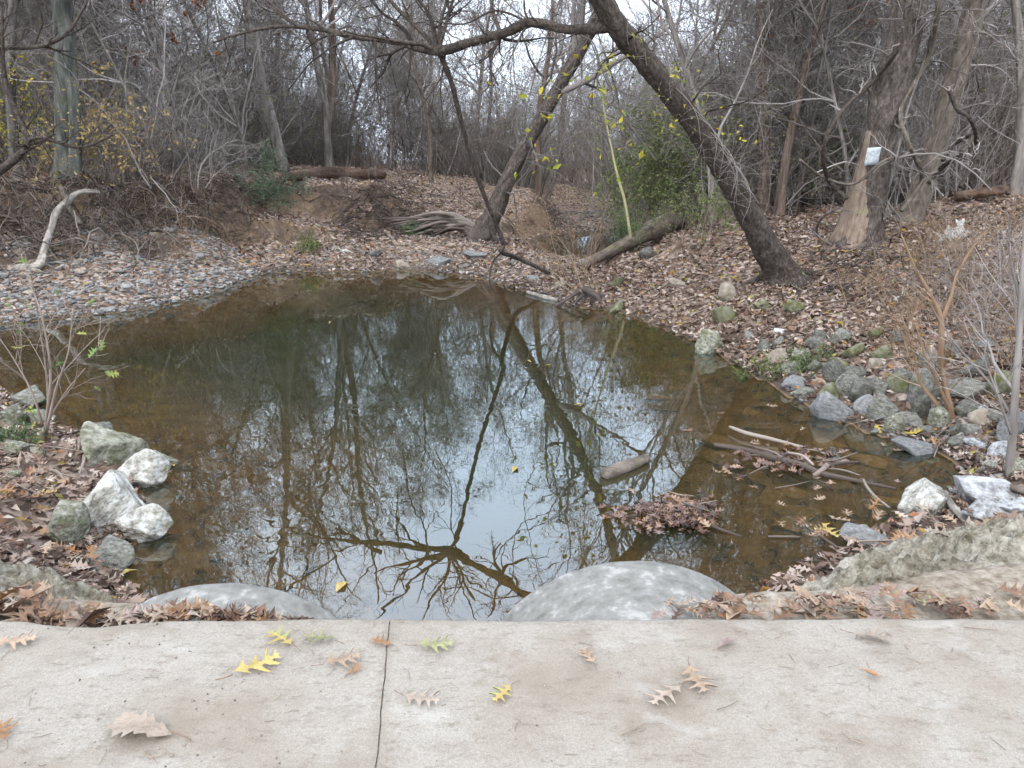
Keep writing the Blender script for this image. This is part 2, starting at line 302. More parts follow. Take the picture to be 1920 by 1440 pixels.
# slab concrete: pale grey with beige and brown dirt films, pits and pale blotches
def slab_material():
    m = bpy.data.materials.new('slab_concrete'); m.use_nodes = True; t = m.node_tree; N = t.nodes; L = t.links
    b = N['Principled BSDF']; b.inputs['Roughness'].default_value = .9; b.inputs['Specular IOR Level'].default_value = .15
    g = N.new('ShaderNodeNewGeometry'); P = g.outputs['Position']
    def nz(s, d=10, r=.6, st=None):
        n = N.new('ShaderNodeTexNoise'); n.inputs['Scale'].default_value = s; n.inputs['Detail'].default_value = d; n.inputs['Roughness'].default_value = r
        if st:
            mp = N.new('ShaderNodeMapping'); mp.inputs['Scale'].default_value = st; L.new(P, mp.inputs[0]); L.new(mp.outputs[0], n.inputs['Vector'])
        else: L.new(P, n.inputs['Vector'])
        return n.outputs['Fac']
    def ramp(f, c):
        r = ramp_node(N, c); L.new(f, r.inputs[0]); return r.outputs[0]
    def mix(f, a, bb, mode='MIX'):
        x = N.new('ShaderNodeMixRGB'); x.blend_type = mode
        for i, v in ((0, f), (1, a), (2, bb)):
            if hasattr(v, 'links'): L.new(v, x.inputs[i])
            else: x.inputs[i].default_value = v if i == 0 else (*v, 1)
        return x.outputs[0]
    c = ramp(nz(95, 6, .75), [(.34, (.225, .198, .165)), (.5, (.268, .24, .205)), (.66, (.305, .279, .245))])
    dirt = ramp(nz(2.3, 12, .62), [(.45, (0, 0, 0)), (.7, (.85, .85, .85))])
    c = mix(dirt, c, (.2, .163, .125))
    film = ramp(nz(7, 12, .7), [(.5, (0, 0, 0)), (.75, (.7, .7, .7))]); c = mix(film, c, (.165, .135, .108))
    pale = ramp(nz(3.1, 10, .65, (1, 1.7, 1)), [(.55, (0, 0, 0)), (.72, (.75, .75, .75))]); c = mix(pale, c, (.345, .325, .295))
    spk = ramp(nz(60, 3, .5), [(.69, (0, 0, 0)), (.74, (.8, .8, .8))]); c = mix(spk, c, (.12, .098, .08)); grit = ramp(nz(260, 2, .5), [(.36, (.86, .855, .845)), (.62, (1.06, 1.06, 1.06))]); c = mix(1.0, c, grit, 'MULTIPLY')
    scuff = ramp(nz(14, 12, .78, (1, 2.2, 1)), [(.53, (0, 0, 0)), (.64, (.75, .75, .75))]); c = mix(scuff, c, (.15, .12, .096))
    L.new(c, b.inputs['Base Color'])
    bp = N.new('ShaderNodeBump'); bp.inputs['Strength'].default_value = .5; bp.inputs['Distance'].default_value = .006
    L.new(nz(40, 12, .7), bp.inputs['Height']); L.new(bp.outputs[0], b.inputs['Normal'])
    return m
M['slab'] = slab_material()

# ================================================================== TERRAIN
POND_PX = [(262, 1112), (232, 1075), (262, 1010), (300, 960), (258, 920), (330, 880), (250, 850), (190, 820), (120, 800), (80, 775), (0, 728), (-160, 700), (-420, 690),
           (-480, 640), (-200, 625), (0, 608), (120, 598), (250, 583), (340, 566), (400, 548), (440, 530), (490, 514), (560, 509), (680, 510), (760, 508), (830, 511), (900, 524), (940, 534),
           (1000, 552), (1050, 566), (1090, 578), (1150, 584), (1200, 600), (1260, 624), (1310, 645), (1360, 676), (1400, 700), (1450, 728), (1520, 768), (1580, 795), (1650, 822),
           (1740, 845), (1790, 865), (1800, 905), (1740, 935), (1690, 962), (1650, 985), (1590, 1020), (1520, 1052), (1440, 1092), (1400, 1108)]
POND = np.array([atZ(a, b, 0)[:2] for a, b in POND_PX])
POND = np.vstack([POND, [[1.3, 3.55], [.6, 3.45], [-.4, 3.45], [-1.3, 3.5], [-1.9, 3.8]]])
POOL_PX = [(1000, 452), (1060, 440), (1130, 434), (1205, 431), (1215, 445), (1195, 470), (1165, 487), (1120, 494), (1070, 490), (1015, 478)]
POOL = np.array([atZ(a, b, 0)[:2] for a, b in POOL_PX])
def sdf(poly, x, y):
    p = np.stack([x, y], -1)[:, None, :]; a = poly[None]; b = np.roll(poly, -1, 0)[None]
    ab = b-a; t = np.clip(((p-a)*ab).sum(-1)/(ab*ab).sum(-1), 0, 1); q = a+ab*t[..., None]
    d = np.sqrt(((p-q)**2).sum(-1)).min(1)
    yi, yj = a[..., 1], b[..., 1]; xi, xj = a[..., 0], b[..., 0]; X = x[:, None]; Y = y[:, None]
    c = ((yi > Y) != (yj > Y)) & (X < (xj-xi)*(Y-yi)/(yj-yi+1e-12)+xi)
    return np.where(c.sum(1) % 2 == 1, -d, d)
CY = [  # (px, py, Y)
    (-300, 470, 14.5), (-300, 340, 16.5), (-250, 318, 22), (0, 512, 15.6), (0, 440, 16.2), (0, 335, 17.6), (0, 312, 24), (130, 330, 18.6), (130, 425, 17.1), (140, 500, 16.6), (150, 310, 26),
    (300, 495, 17.9), (300, 425, 18.7), (300, 328, 20.2), (300, 312, 27), (400, 430, 19.8), (430, 480, 19.7), (420, 322, 22), (450, 310, 30), (470, 470, 20.6), (500, 400, 22), (490, 325, 24),
    (560, 465, 21.6), (560, 410, 23), (560, 330, 25), (560, 312, 33), (620, 340, 24.6), (620, 420, 23.6), (640, 460, 22), (700, 442, 23.4), (700, 390, 24.0), (700, 335, 24.9), (700, 316, 36),
    (760, 440, 23.6), (780, 380, 25.5), (780, 345, 29), (830, 448, 23.2), (840, 400, 25.5), (840, 365, 28), (850, 330, 34), (850, 316, 46), (905, 440, 23.6), (930, 395, 26.5), (950, 350, 33), (950, 325, 46),
    (980, 400, 29), (1000, 372, 36), (1000, 345, 46), (1060, 395, 41), (1080, 365, 52), (1100, 340, 62), (1150, 395, 40), (1180, 360, 50), (1220, 415, 31), (1240, 380, 36), (1235, 430, 25), (1240, 345, 48),
    (1200, 470, 20.5), (1240, 440, 21), (1270, 400, 23.5), (1300, 370, 30), (1300, 345, 42), (1250, 500, 16.5), (1300, 480, 15.8), (1350, 430, 18.2), (1430, 402, 21), (1430, 372, 28), (1430, 345, 40),
    (1300, 560, 13), (1400, 560, 12.2), (1455, 540, 12.5), (1550, 560, 11.2), (1500, 480, 14.6), (1610, 455, 14), (1560, 420, 17), (1710, 412, 15.5), (1600, 385, 21), (1650, 352, 33), (1850, 372, 18), (1800, 400, 15.8),
    (1900, 355, 24), (1900, 340, 34), (1750, 470, 12.4), (1750, 520, 11), (1850, 440, 12.8), (1900, 520, 10.6), (1960, 600, 8.9), (1850, 600, 8.9), (1700, 610, 9.5)]
CZ = [  # (px, py, z)
    (1050, 424, .12), (1110, 420, .12), (1170, 418, .12), (1080, 412, .18), (1140, 408, .2), (1190, 408, .3), (1110, 400, .3), (1150, 520, .32), (1060, 520, .16), (1000, 520, .14), (900, 490, .16), (940, 460, .3), (800, 480, .22), (700, 475, .25), (600, 485, .2), (500, 490, .25), (400, 505, .3), (250, 540, .22), (120, 550, .22), (0, 565, .2), (-200, 585, .25),
    (1000, 500, .14), (1060, 505, .14), (980, 430, .45), (1100, 505, .2), (1190, 545, .3), (1240, 575, .26), (1350, 630, .2), (1420, 650, .3), (1500, 620, .42), (1500, 700, .22), (1600, 660, .42), (1620, 740, .24), (1700, 700, .42), (1800, 650, .6), (1800, 780, .25),
    (1900, 760, .45), (1850, 840, .2), (1910, 880, .3), (1760, 975, .35), (1920, 960, .5), (1900, 1040, .78), (1700, 1040, .55), (1560, 1080, .5),
    (60, 770, .08), (0, 780, .15), (70, 850, .3), (0, 840, .25), (0, 920, .5), (110, 920, .36), (180, 975, .22), (0, 1000, .66), (120, 1050, .55), (0, 1090, .78), (150, 1110, .68), (230, 1105, .45), (-150, 800, .45), (-150, 950, .8)]
CW = [(-8, 3, 1.05), (-5, 3.2, .95), (-9, 6, 1.2), (-13, 9, 1.6), (-14, 13, 1.6), (-20, 14, 2.4), (-20, 5, 1.8), (6, 3, 1.0), (9, 4, 1.2), (8, 7, 1.3), (10, 10, 2.0), (14, 14, 2.4), (20, 20, 2.6), (16, 6, 2.0), (30, 10, 2.8),
      (-30, 30, 2.7), (30, 30, 2.7), (-25, 50, 2.9), (25, 50, 2.7), (0, 60, 2.4), (-60, 60, 3.2), (60, 60, 3.2), (0, 90, 3.4), (-80, 20, 3), (80, 20, 3), (-30, -20, 1.2), (30, -20, 1.2), (0, -30, 1.0), (0, -6, .9), (0, 120, 4)]
CP = np.array([atY(*c) for c in CY]+[atZ(*c) for c in CZ]+[np.array(c, float) for c in CW])
def H(x, y):
    x = np.atleast_1d(np.asarray(x, float)).ravel(); y = np.atleast_1d(np.asarray(y, float)).ravel(); out = np.empty(len(x))
    for s in range(0, len(x), 20000):
        X = x[s:s+20000]; Y = y[s:s+20000]
        d1 = sdf(POND, X, Y); d2 = sdf(POOL, X, Y); d = np.minimum(d1, d2)
        dd = (X[:, None]-CP[None, :, 0])**2+(Y[:, None]-CP[None, :, 1])**2+.3
        w = dd**-2.2; base = (w*CP[None, :, 2]).sum(1)/w.sum(1)
        near = sst(40, 10, np.hypot(X, Y))
        base = base+fbm(np.stack([X*.9, Y*.9, X*0], -1), 4)*(.16-.09*near*sst(7, 3, Y))+fbm(np.stack([X*3.3, Y*3.3, X*0+5], -1), 3)*.045
        w2 = sst(0, 1.3, d)
        ho = np.maximum(base, .05)*w2+(.012+.07*np.maximum(d, 0))*(1-w2)
        shal = sst(.5, 3.5, X)*sst(14, 8, Y)
        dep = (.05+.11*np.minimum(-d, 8))*(1-shal)+(.05+.05*np.minimum(-d, 8))*shal
        hi = -np.clip(dep, .03, .75)+fbm(np.stack([X*1.5, Y*1.5, X*0+9], -1), 3)*.04*sst(0, .6, -d)
        h = np.where(d < 0, np.minimum(hi, -.02), ho)
        fill = .66*sst(3.45, 2.3, Y)                       # embankment under the crossing
        h = np.where((np.abs(X) < 2.1) & (Y < 3.45), fill-.01, h)
        h = np.where(Y < 2.45, np.minimum(h, .66), h)
        out[s:s+20000] = h
    return out
def h1(x, y): return float(H(x, y)[0])
_ys = np.concatenate([np.arange(2.3, 30, .05), np.arange(30, 120, .3)])
def hit(px, py):
    r = ray(px, py); t = _ys/r[1]; X = r[0]*t; Z = CAMZ+r[2]*t; g = H(X, _ys); k = np.argmax(Z <= g)
    if Z[k] > g[k]: k = len(_ys)-1
    return np.array([X[k], _ys[k], g[k]])

def axis(a, b, fine0, fine1, st, grow_=1.12):
    c = list(np.arange(fine0, fine1, st)); s = st; v = c[0]; lo = []
    while v > a: s *= grow_; v -= s; lo.append(v)
    s = st; v = c[-1]; hi = []
    while v < b: s *= grow_; v += s; hi.append(v)
    return np.array(lo[::-1]+c+hi)
gx = axis(-180, 180, -11, 11, .11); gy = axis(-60, 220, 2.6, 27, .11)
GX, GY = np.meshgrid(gx, gy); GZ = H(GX.ravel(), GY.ravel())
nx, ny = len(gx), len(gy)
b = (np.arange(ny-1)[:, None]*nx+np.arange(nx-1)[None]).ravel()
GQ = np.stack([b, b+1, b+nx+1, b+nx], 1)
def ground_material():
    m = bpy.data.materials.new('ground_soil'); m.use_nodes = True; t = m.node_tree; N = t.nodes; L = t.links
    bs = N['Principled BSDF']; bs.inputs['Roughness'].default_value = .95; bs.inputs['Specular IOR Level'].default_value = .1
    g = N.new('ShaderNodeNewGeometry'); P = g.outputs['Position']; sx = N.new('ShaderNodeSeparateXYZ'); L.new(P, sx.inputs[0])
    sn = N.new('ShaderNodeSeparateXYZ'); L.new(g.outputs['True Normal'], sn.inputs[0])
    def nz(s, d=8, r=.6):
        n = N.new('ShaderNodeTexNoise'); n.inputs['Scale'].default_value = s; n.inputs['Detail'].default_value = d; n.inputs['Roughness'].default_value = r; L.new(P, n.inputs['Vector']); return n.outputs['Fac']
    def ramp(f, c): r = ramp_node(N, c); L.new(f, r.inputs[0]); return r.outputs[0]
    def mix(f, a, b_):
        x = N.new('ShaderNodeMixRGB')
        for i, v in ((0, f), (1, a), (2, b_)):
            if hasattr(v, 'links'): L.new(v, x.inputs[i])
            else: x.inputs[i].default_value = v if i == 0 else (*v, 1)
        return x.outputs[0]
    def vor(s):
        v = N.new('ShaderNodeTexVoronoi'); v.inputs['Scale'].default_value = s; L.new(P, v.inputs['Vector'])
        w = N.new('ShaderNodeTexWhiteNoise'); w.noise_dimensions = '3D'; L.new(v.outputs['Color'], w.inputs['Vector']); return w.outputs['Value']
    litter = ramp(vor(13), LITTER); soil = ramp(nz(6), [(.3, (.045, .032, .024)), (.55, (.09, .066, .05)), (.75, (.145, .108, .083))])
    c = mix(ramp(nz(2.2), [(.3, (.35, .35, .35)), (.55, (.85, .85, .85))]), soil, litter)
    clay0 = ramp(nz(4, 10, .7), [(.3, (.10, .066, .042)), (.5, (.175, .118, .075)), (.72, (.27, .195, .13))]); clay = mix(ramp(nz(.55, 4), [(.47, (0, 0, 0)), (.6, (1, 1, 1))]), soil, clay0)
    sl_ = ramp(sn.outputs['Z'], [(.66, (.9, .9, .9)), (.86, (0, 0, 0))]); c = mix(sl_, c, clay)
    mud = ramp(nz(5), [(.3, (.045, .034, .026)), (.6, (.09, .07, .055)), (.75, (.13, .105, .088))])
    mz = N.new('ShaderNodeMapRange'); mz.inputs[1].default_value = .02; mz.inputs[2].default_value = .13; mz.inputs[3].default_value = 1; mz.inputs[4].default_value = 0; L.new(sx.outputs['Z'], mz.inputs[0])
    c = mix(mz.outputs[0], c, mud)
    # pond bed: orange brown silt in the shallows, olive deeper down: light absorbed by murky water painted into the bed colour
    bed = ramp(nz(3.5, 10, .65), [(.3, (.19, .11, .045)), (.5, (.33, .2, .085)), (.7, (.46, .3, .14))])
    deep_tint = ramp(nz(1.1, 8), [(.35, (.075, .085, .042)), (.65, (.12, .128, .06))])
    mz2 = N.new('ShaderNodeMapRange'); mz2.inputs[1].default_value = -.12; mz2.inputs[2].default_value = -.34; L.new(sx.outputs['Z'], mz2.inputs[0]); bed = mix(mz2.outputs[0], bed, deep_tint)
    mz3 = N.new('ShaderNodeMapRange'); mz3.inputs[1].default_value = .015; mz3.inputs[2].default_value = -.02; L.new(sx.outputs['Z'], mz3.inputs[0]); c = mix(mz3.outputs[0], c, bed)
    L.new(c, bs.inputs['Base Color'])
    bp = N.new('ShaderNodeBump'); bp.inputs['Strength'].default_value = .8; bp.inputs['Distance'].default_value = .04; L.new(nz(18, 10, .7), bp.inputs['Height']); L.new(bp.outputs[0], bs.inputs['Normal'])
    return m
ground = mk('ground', np.stack([GX.ravel(), GY.ravel(), GZ], 1), [GQ], ground_material())
tag(ground, kind='structure')

# ------------------------------------------------------------------ water
def water_material():
    m = bpy.data.materials.new('pond_water'); m.use_nodes = True; t = m.node_tree; N = t.nodes; L = t.links; N.clear()
    out = N.new('ShaderNodeOutputMaterial'); g = N.new('ShaderNodeNewGeometry')
    mp = N.new('ShaderNodeMapping'); mp.inputs['Scale'].default_value = (1, .8, 1); L.new(g.outputs['Position'], mp.inputs[0])
    n1 = N.new('ShaderNodeTexNoise'); n1.inputs['Scale'].default_value = 7; n1.inputs['Detail'].default_value = 1; n1.inputs['Roughness'].default_value = .35; L.new(mp.outputs[0], n1.inputs['Vector'])
    n2 = N.new('ShaderNodeTexNoise'); n2.inputs['Scale'].default_value = .5; n2.inputs['Detail'].default_value = 2; L.new(g.outputs['Position'], n2.inputs['Vector'])
    amp = ramp_node(N, [(.35, (.25, .25, .25)), (.65, (1, 1, 1))]); L.new(n2.outputs['Fac'], amp.inputs[0])
    mu = N.new('ShaderNodeMath'); mu.operation = 'MULTIPLY'; L.new(n1.outputs['Fac'], mu.inputs[0]); L.new(amp.outputs[0], mu.inputs[1])
    bp = N.new('ShaderNodeBump'); bp.inputs['Strength'].default_value = .1; bp.inputs['Distance'].default_value = .01; L.new(mu.outputs[0], bp.inputs['Height'])
    fr = N.new('ShaderNodeFresnel'); fr.inputs['IOR'].default_value = 2.1; L.new(bp.outputs[0], fr.inputs['Normal'])
    tr = N.new('ShaderNodeBsdfTransparent'); tr.inputs['Color'].default_value = (.9, .76, .5, 1)
    df = N.new('ShaderNodeBsdfDiffuse'); df.inputs['Color'].default_value = (.078, .085, .045, 1)
    gl = N.new('ShaderNodeBsdfGlossy'); gl.inputs['Roughness'].default_value = .0; gl.inputs['Color'].default_value = (.84, .94, 1, 1); L.new(bp.outputs[0], gl.inputs['Normal'])
    m1 = N.new('ShaderNodeMixShader'); m1.inputs[0].default_value = .16; L.new(tr.outputs[0], m1.inputs[1]); L.new(df.outputs[0], m1.inputs[2])
    m2 = N.new('ShaderNodeMixShader'); L.new(fr.outputs[0], m2.inputs[0]); L.new(m1.outputs[0], m2.inputs[1]); L.new(gl.outputs[0], m2.inputs[2])
    L.new(m2.outputs[0], out.inputs[0]); return m
water = mk('water', [(-40, 2.4, 0), (40, 2.4, 0), (40, 60, 0), (-40, 60, 0)], [[[0, 1, 2, 3]]], water_material())
tag(water, kind='structure')

# ------------------------------------------------------------------ crossing slab (two panels), culvert pipes, apron
SLAB_Y = 2.285
def joint_x(y): return -.427+(SLAB_Y-y)*.106+.0012*np.sin(y*23)+.001*np.sin(y*61+1)
road = tag(empty('concrete_road', (0, 0, 1.0)), kind='structure')
def slab_panel(left):
    xs = np.concatenate([np.linspace(-14, -3.2, 14)[:-1], np.arange(-3.2, 3.2, .04), np.linspace(3.2, 14, 14)])
    u = np.linspace(0, 1, 170)
    prof = [(-4, 0), (0, 0), (1.0, 0)]+[(y_, 0) for y_ in np.arange(1.3, 2.2, .03)]+[ (SLAB_Y-.05, 0), (SLAB_Y-.018, -.001), (SLAB_Y-.005, -.006), (SLAB_Y, -.018), (SLAB_Y+.002, -.1), (SLAB_Y-.02, -.28)]
    rows = []
    for i, (y, z) in enumerate(prof):
        j = joint_x(np.array(y)) if y > .5 else joint_x(np.array(.5))
        x = (-14+(j-.0022+14)*u**.55) if left else (14-(14-j-.0022)*u**.55)
        e = fbm(np.stack([x*3, x*0, x*0+(3 if left else 8)], -1), 4)*.012+fbm(np.stack([x*22, x*0, x*0], -1), 3)*.006-.018*np.clip(fbm(np.stack([x*9, x*0+4, x*0], -1), 2)-.35, 0, 1)
        if left: e = e-.045*np.exp(-((x+1.48)/.22)**2)
        k = sst(1.9, SLAB_Y, y)
        zz = z+fbm(np.stack([x*9, x*0+y*9, x*0], -1), 3)*.004
        if i in (0,): zz = zz*0
        rows.append(np.stack([x, y+e*k, zz], -1))
    V = np.array(rows); n, k_, _ = V.shape
    b = (np.arange(n-1)[:, None]*k_+np.arange(k_-1)[None]).ravel(); Q = np.stack([b, b+1, b+k_+1, b+k_], 1)
    if not left: Q = Q[:, ::-1]
    # side wall along the joint
    nt_ = len(prof)-5; top = V[:nt_, -1]; low = top-np.array([0, 0, .28]); vi = len(V.reshape(-1, 3))
    VV = np.concatenate([V.reshape(-1, 3), low]); ti = np.arange(nt_)*k_+k_-1; Q2 = np.array([[ti[a], ti[a+1], vi+a+1, vi+a] for a in range(nt_-1)])
    return mk('slab_panel', VV, [Q, Q2], M['slab'], road)
slab_panel(True); slab_panel(False)
gy_ = np.concatenate([[-4, .5], np.linspace(1.2, SLAB_Y-.03, 28)]); jv = []
for y in gy_:
    j = joint_x(max(y, .5)); jv += [(j-.02, y, -.0045), (j+.02, y, -.0045)]
mk('joint_filler', jv, [[[2*i, 2*i+1, 2*i+3, 2*i+2] for i in range(29)]], material('joint_dirt', [(.35, (.085, .07, .057)), (.5, (.16, .13, .105)), (.65, (.24, .2, .165))], 40, world=True), road)

def pipe(xc, Ye, label):
    r, ri = .69, .575; zc = .95-r; root = empty('culvert_pipe', (xc, Ye, zc), label, 'pipe', 'culvert pipes under the crossing')
    a = np.linspace(0, 2*math.pi, 121)[:-1]; prof = [(r, -1.6), (r, -.6), (r, -.3), (r, -.1), (r, -.025), (r-.006, -.008), (r-.02, 0), (ri+.015, 0), (ri, -.015), (ri, -1.6)]
    V = np.array([[(q*math.sin(t), y, q*math.cos(t)) for t in a] for q, y in prof])
    V[3:8] += (fbm(V[3:8]*14, 4)*.006)[..., None]*np.array([0, 1, .3])
    n, k = V.shape[:2]; b = np.arange(n-1)[:, None]*k; j = np.arange(k)[None]; j2 = (j+1) % k
    Q = np.stack([b+j, b+j2, b+k+j2, b+k+j], -1).reshape(-1, 4)
    mk('pipe_wall', V, [Q], M['concrete_pipe'], root); return root
pipe(.507, 2.79, 'grey concrete culvert pipe end with white stains beside the brown apron')
pipe(-1.128, 2.615, 'plain grey concrete culvert pipe end half buried under heaped oak leaves')

def ledge(name, label, top_px, z_of, xs_px):
    """low broken concrete ledge between slab edge and the rubble; outer edge through photo points"""
    E = np.array([atZ(a, b, z_of(a)) for a, b in top_px]); o = np.argsort(E[:, 0]); E = E[o]
    xs = np.arange(E[0, 0], E[-1, 0], .02); ye = np.interp(xs, E[:, 0], E[:, 1]); ze = np.interp(xs, E[:, 0], E[:, 2])
    ye = ye+fbm(np.stack([xs*6, xs*0, xs*0], -1), 4)*.03
    rows = []
    for t in np.linspace(0, 1, 16):
        y = SLAB_Y-.03+(ye-SLAB_Y+.03)*t; z = ze+(.955-ze)*(1-t)*.6-.0*t
        z = z+fbm(np.stack([xs*7, y*7, xs*0], -1), 4)*.018-.012*sst(.88, 1, t)
        rows.append(np.stack([xs, y, z], -1))
    rows.append(np.stack([xs, ye+.012, rows[-1][:, 2]-.04], -1)); rows.append(np.stack([xs, ye+.0, ze*0+.45], -1))
    V = np.array(rows); n, k = V.shape[:2]; b = (np.arange(n-1)[:, None]*k+np.arange(k-1)[None]).ravel(); Q = np.stack([b, b+1, b+k+1, b+k], 1)
    return tag(mk(name, V, [Q], M['apron'], loc=(float(xs.mean()), SLAB_Y, .9)), label, 'concrete')
ledge('concrete_apron', 'rough brown concrete apron sloping up along the slab beside the rubble', [(1195, 1128), (1290, 1112), (1380, 1110), (1470, 1106), (1560, 1097), (1640, 1092), (1700, 1080), (1770, 1066), (1920, 1058), (2300, 1040)], lambda a: .90+.04*sst(1600, 1900, a), None)
ledge('concrete_apron', 'narrow broken concrete ledge buried under heaped brown leaves', [(-400, 1090), (0, 1110), (120, 1118), (250, 1125), (330, 1128), (420, 1138), (520, 1152), (575, 1160)], lambda a: .86, None)

RUB = []
def rubble(name, label, poly_px, zf, lump):
    poly = np.array([atZ(a, b, z)[:2] for a, b, z in poly_px]); RUB.append(poly); lo = poly.min(0); hi_ = poly.max(0); st = .014
    xs = np.arange(lo[0], hi_[0], st); ys = np.arange(lo[1], hi_[1], st); X, Y = np.meshgrid(xs, ys); X = X.ravel(); Y = Y.ravel()
    d = -sdf(poly, X, Y); P3 = np.stack([X, Y, X*0], -1); base = H(X, Y)
    rid = 1-np.abs(fbm(P3*5.5, 4)); l2 = fbm(P3*16, 3); l3 = fbm(P3*42, 2)
    Z = np.maximum(base, .0)+sst(0, .14, d)*(.12+lump*(rid-.72)*2.0+.06*l2+.035*l3)-sst(.06, -.02, d)*.25
    k = len(xs); n = len(ys); b = (np.arange(n-1)[:, None]*k+np.arange(k-1)[None]).ravel(); Q = np.stack([b, b+1, b+k+1, b+k], 1)
    keep = (d[Q] > -.03).all(1); Q = Q[keep]
    use = np.unique(Q); mp = np.zeros(len(X), int); mp[use] = np.arange(len(use))
    c = (float(poly[:, 0].mean()), float(poly[:, 1].mean()), 0.3)
    return tag(mk(name, np.stack([X, Y, Z], -1)[use], [mp[Q]], M['rubble'], loc=c), label, 'concrete')
rubble('concrete_rubble', 'lumpy tan spill of hardened concrete beside the white boulders and leaf heap', [(-330, 960, .7), (0, 965, .7), (90, 985, .6), (150, 1010, .5), (200, 1055, .4), (245, 1075, .35), (290, 1112, .4), (250, 1140, .6), (0, 1150, .8), (-330, 1150, .85)], None, .12)
rubble('concrete_rubble', 'lumpy olive grey spill of hardened concrete next to the brown apron', [(1400, 1110, .35), (1450, 1080, .3), (1540, 1045, .3), (1620, 1008, .35), (1690, 985, .38), (1800, 972, .42), (1930, 985, .5), (2100, 990, .6), (2100, 1075, .8), (1800, 1068, .75), (1700, 1082, .68), (1560, 1100, .62)], None, .1)

# ================================================================== WOODS
def tree_proto(h, r0, mb, lean=.05, dense=1.0, fork=.3, foliage=None):
    """bare tree: Empty > trunk, crown (> nothing); returned at the origin"""
    root = empty('bare_tree', (0, 0, 0))
    k = 12; d = np.array([0, 0, 1.]); p = np.array([0, 0, -.25]); P = [p]
    dr = unit(rng.normal(size=3)*np.array([1, 1, 0]))*lean
    for i in range(k-1):
        d = unit(d+rng.normal(0, .05, 3)*np.array([1, 1, 0])+dr*.3); p = p+d*h/(k-1); P.append(p)
    P = cat(np.array(P), 3); n = len(P); t = np.linspace(0, 1, n); R = r0*(1-.82*t)*(1+.7*np.exp(-t*h/.35))
    V, Q = tubes(P, R, 12); V = V[0]; V, tn = bumpy(V, P, .22, 5, h); Geo().add(V, Q, tn.ravel()).build('trunk', M[mb], root)
    g = Geo()
    P1, R1 = grow(P, R, int(15*dense), fork, .98, h*.36, .85, 9, up=.10, wig=.2, rr=.5)
    P2, R2 = grow(P1, R1, 7, .2, 1, h*.16, .8, 6, up=.06, wig=.25, rr=.55, rmin=.008)
    P3, R3 = grow(P2, R2, 6, .2, 1, h*.075, .8, 5, up=.03, wig=.28, rr=.6, rmin=.0065)
    P4, R4 = grow(P3, R3, 4, .2, 1, h*.038, .8, 3, up=.0, wig=.25, rr=.7, rmin=.0055)
    for (Pp, Rr, s) in ((P1, R1, 6), (P2, R2, 4), (P3, R3, 3), (P4, R4, 3)):
        V, Q = tubes(Pp, Rr, s); g.add(V, Q, np.repeat(rng.random(len(Pp)), Pp.shape[1]*s))
    g.build('crown', M['twig_grey'], root)
    if foliage:
        mat_, nl, sz = foliage; i = rng.integers(0, len(P3), nl); j = rng.integers(1, 5, nl)
        V, Q, T = leaves(P3[i, j]+rng.normal(0, .06, (nl, 3)), rng.uniform(sz*.7, sz*1.3, nl), tilt=1.2); Geo().add(V, Q, T).build('foliage', M[mat_], root)
    return root
PROTO = [tree_proto(17, .19, 'bark_grey', dense=1.4), tree_proto(14, .12, 'bark_grey', lean=.12, dense=1.5), tree_proto(19, .27, 'bark_shag', dense=1.1), tree_proto(11, .08, 'bark_grey', lean=.2, fork=.12, dense=1.6),
         tree_proto(15, .17, 'bark_mossy', lean=.1), tree_proto(13, .13, 'bark_shag', lean=.1, foliage=('foliage_rust', 1300, .13)), tree_proto(9, .05, 'bark_grey', lean=.25, fork=.08, dense=1.7)]
used = [False]*len(PROTO)
TLAB = ['tall bare grey tree', 'slim bare grey tree', 'stout bare brown tree', 'thin young bare tree', 'bare greenish trunked tree', 'slender rusty leaved tree', 'spindly bare sapling']
ZONES = [(-9999, 'behind the crooked dark tree'), (60, 'behind the twin trunk tree'), (230, 'behind the yellow shrub'), (420, 'behind the drooping cedar'), (540, 'behind the crest log'), (740, 'behind the lone pale trunk'), (880, 'behind the grey leaning tree'), (1060, 'beyond the creek pool'),
         (1190, 'behind the green leafy bush'), (1380, 'behind the shaggy tree'), (1500, 'between shaggy and peeling trees'), (1640, 'behind the tan trunk'), (1830, 'behind the reddish log')]
def zone(x, y):
    u = 960+FPX*x/(y*.962); z = [t for a, t in ZONES if u >= a][-1]; return z+(', close to the bank' if y < 32 else ', deep in the woods')
def place(proto, flags, i, loc, rz, sc, label, cat_, grp):
    if not flags[i]: o = proto[i]; flags[i] = True; o.location = tuple(loc); o.rotation_euler = (0, 0, rz); o.scale = (sc,)*3
    else: o = dup(proto[i], loc, rz, sc)
    return tag(o, label, cat_, grp)
spots = []
def try_spot(x, y, dmin):
    for a, b in spots:
        if (a-x)**2+(b-y)**2 < dmin**2: return False
    spots.append((x, y)); return True
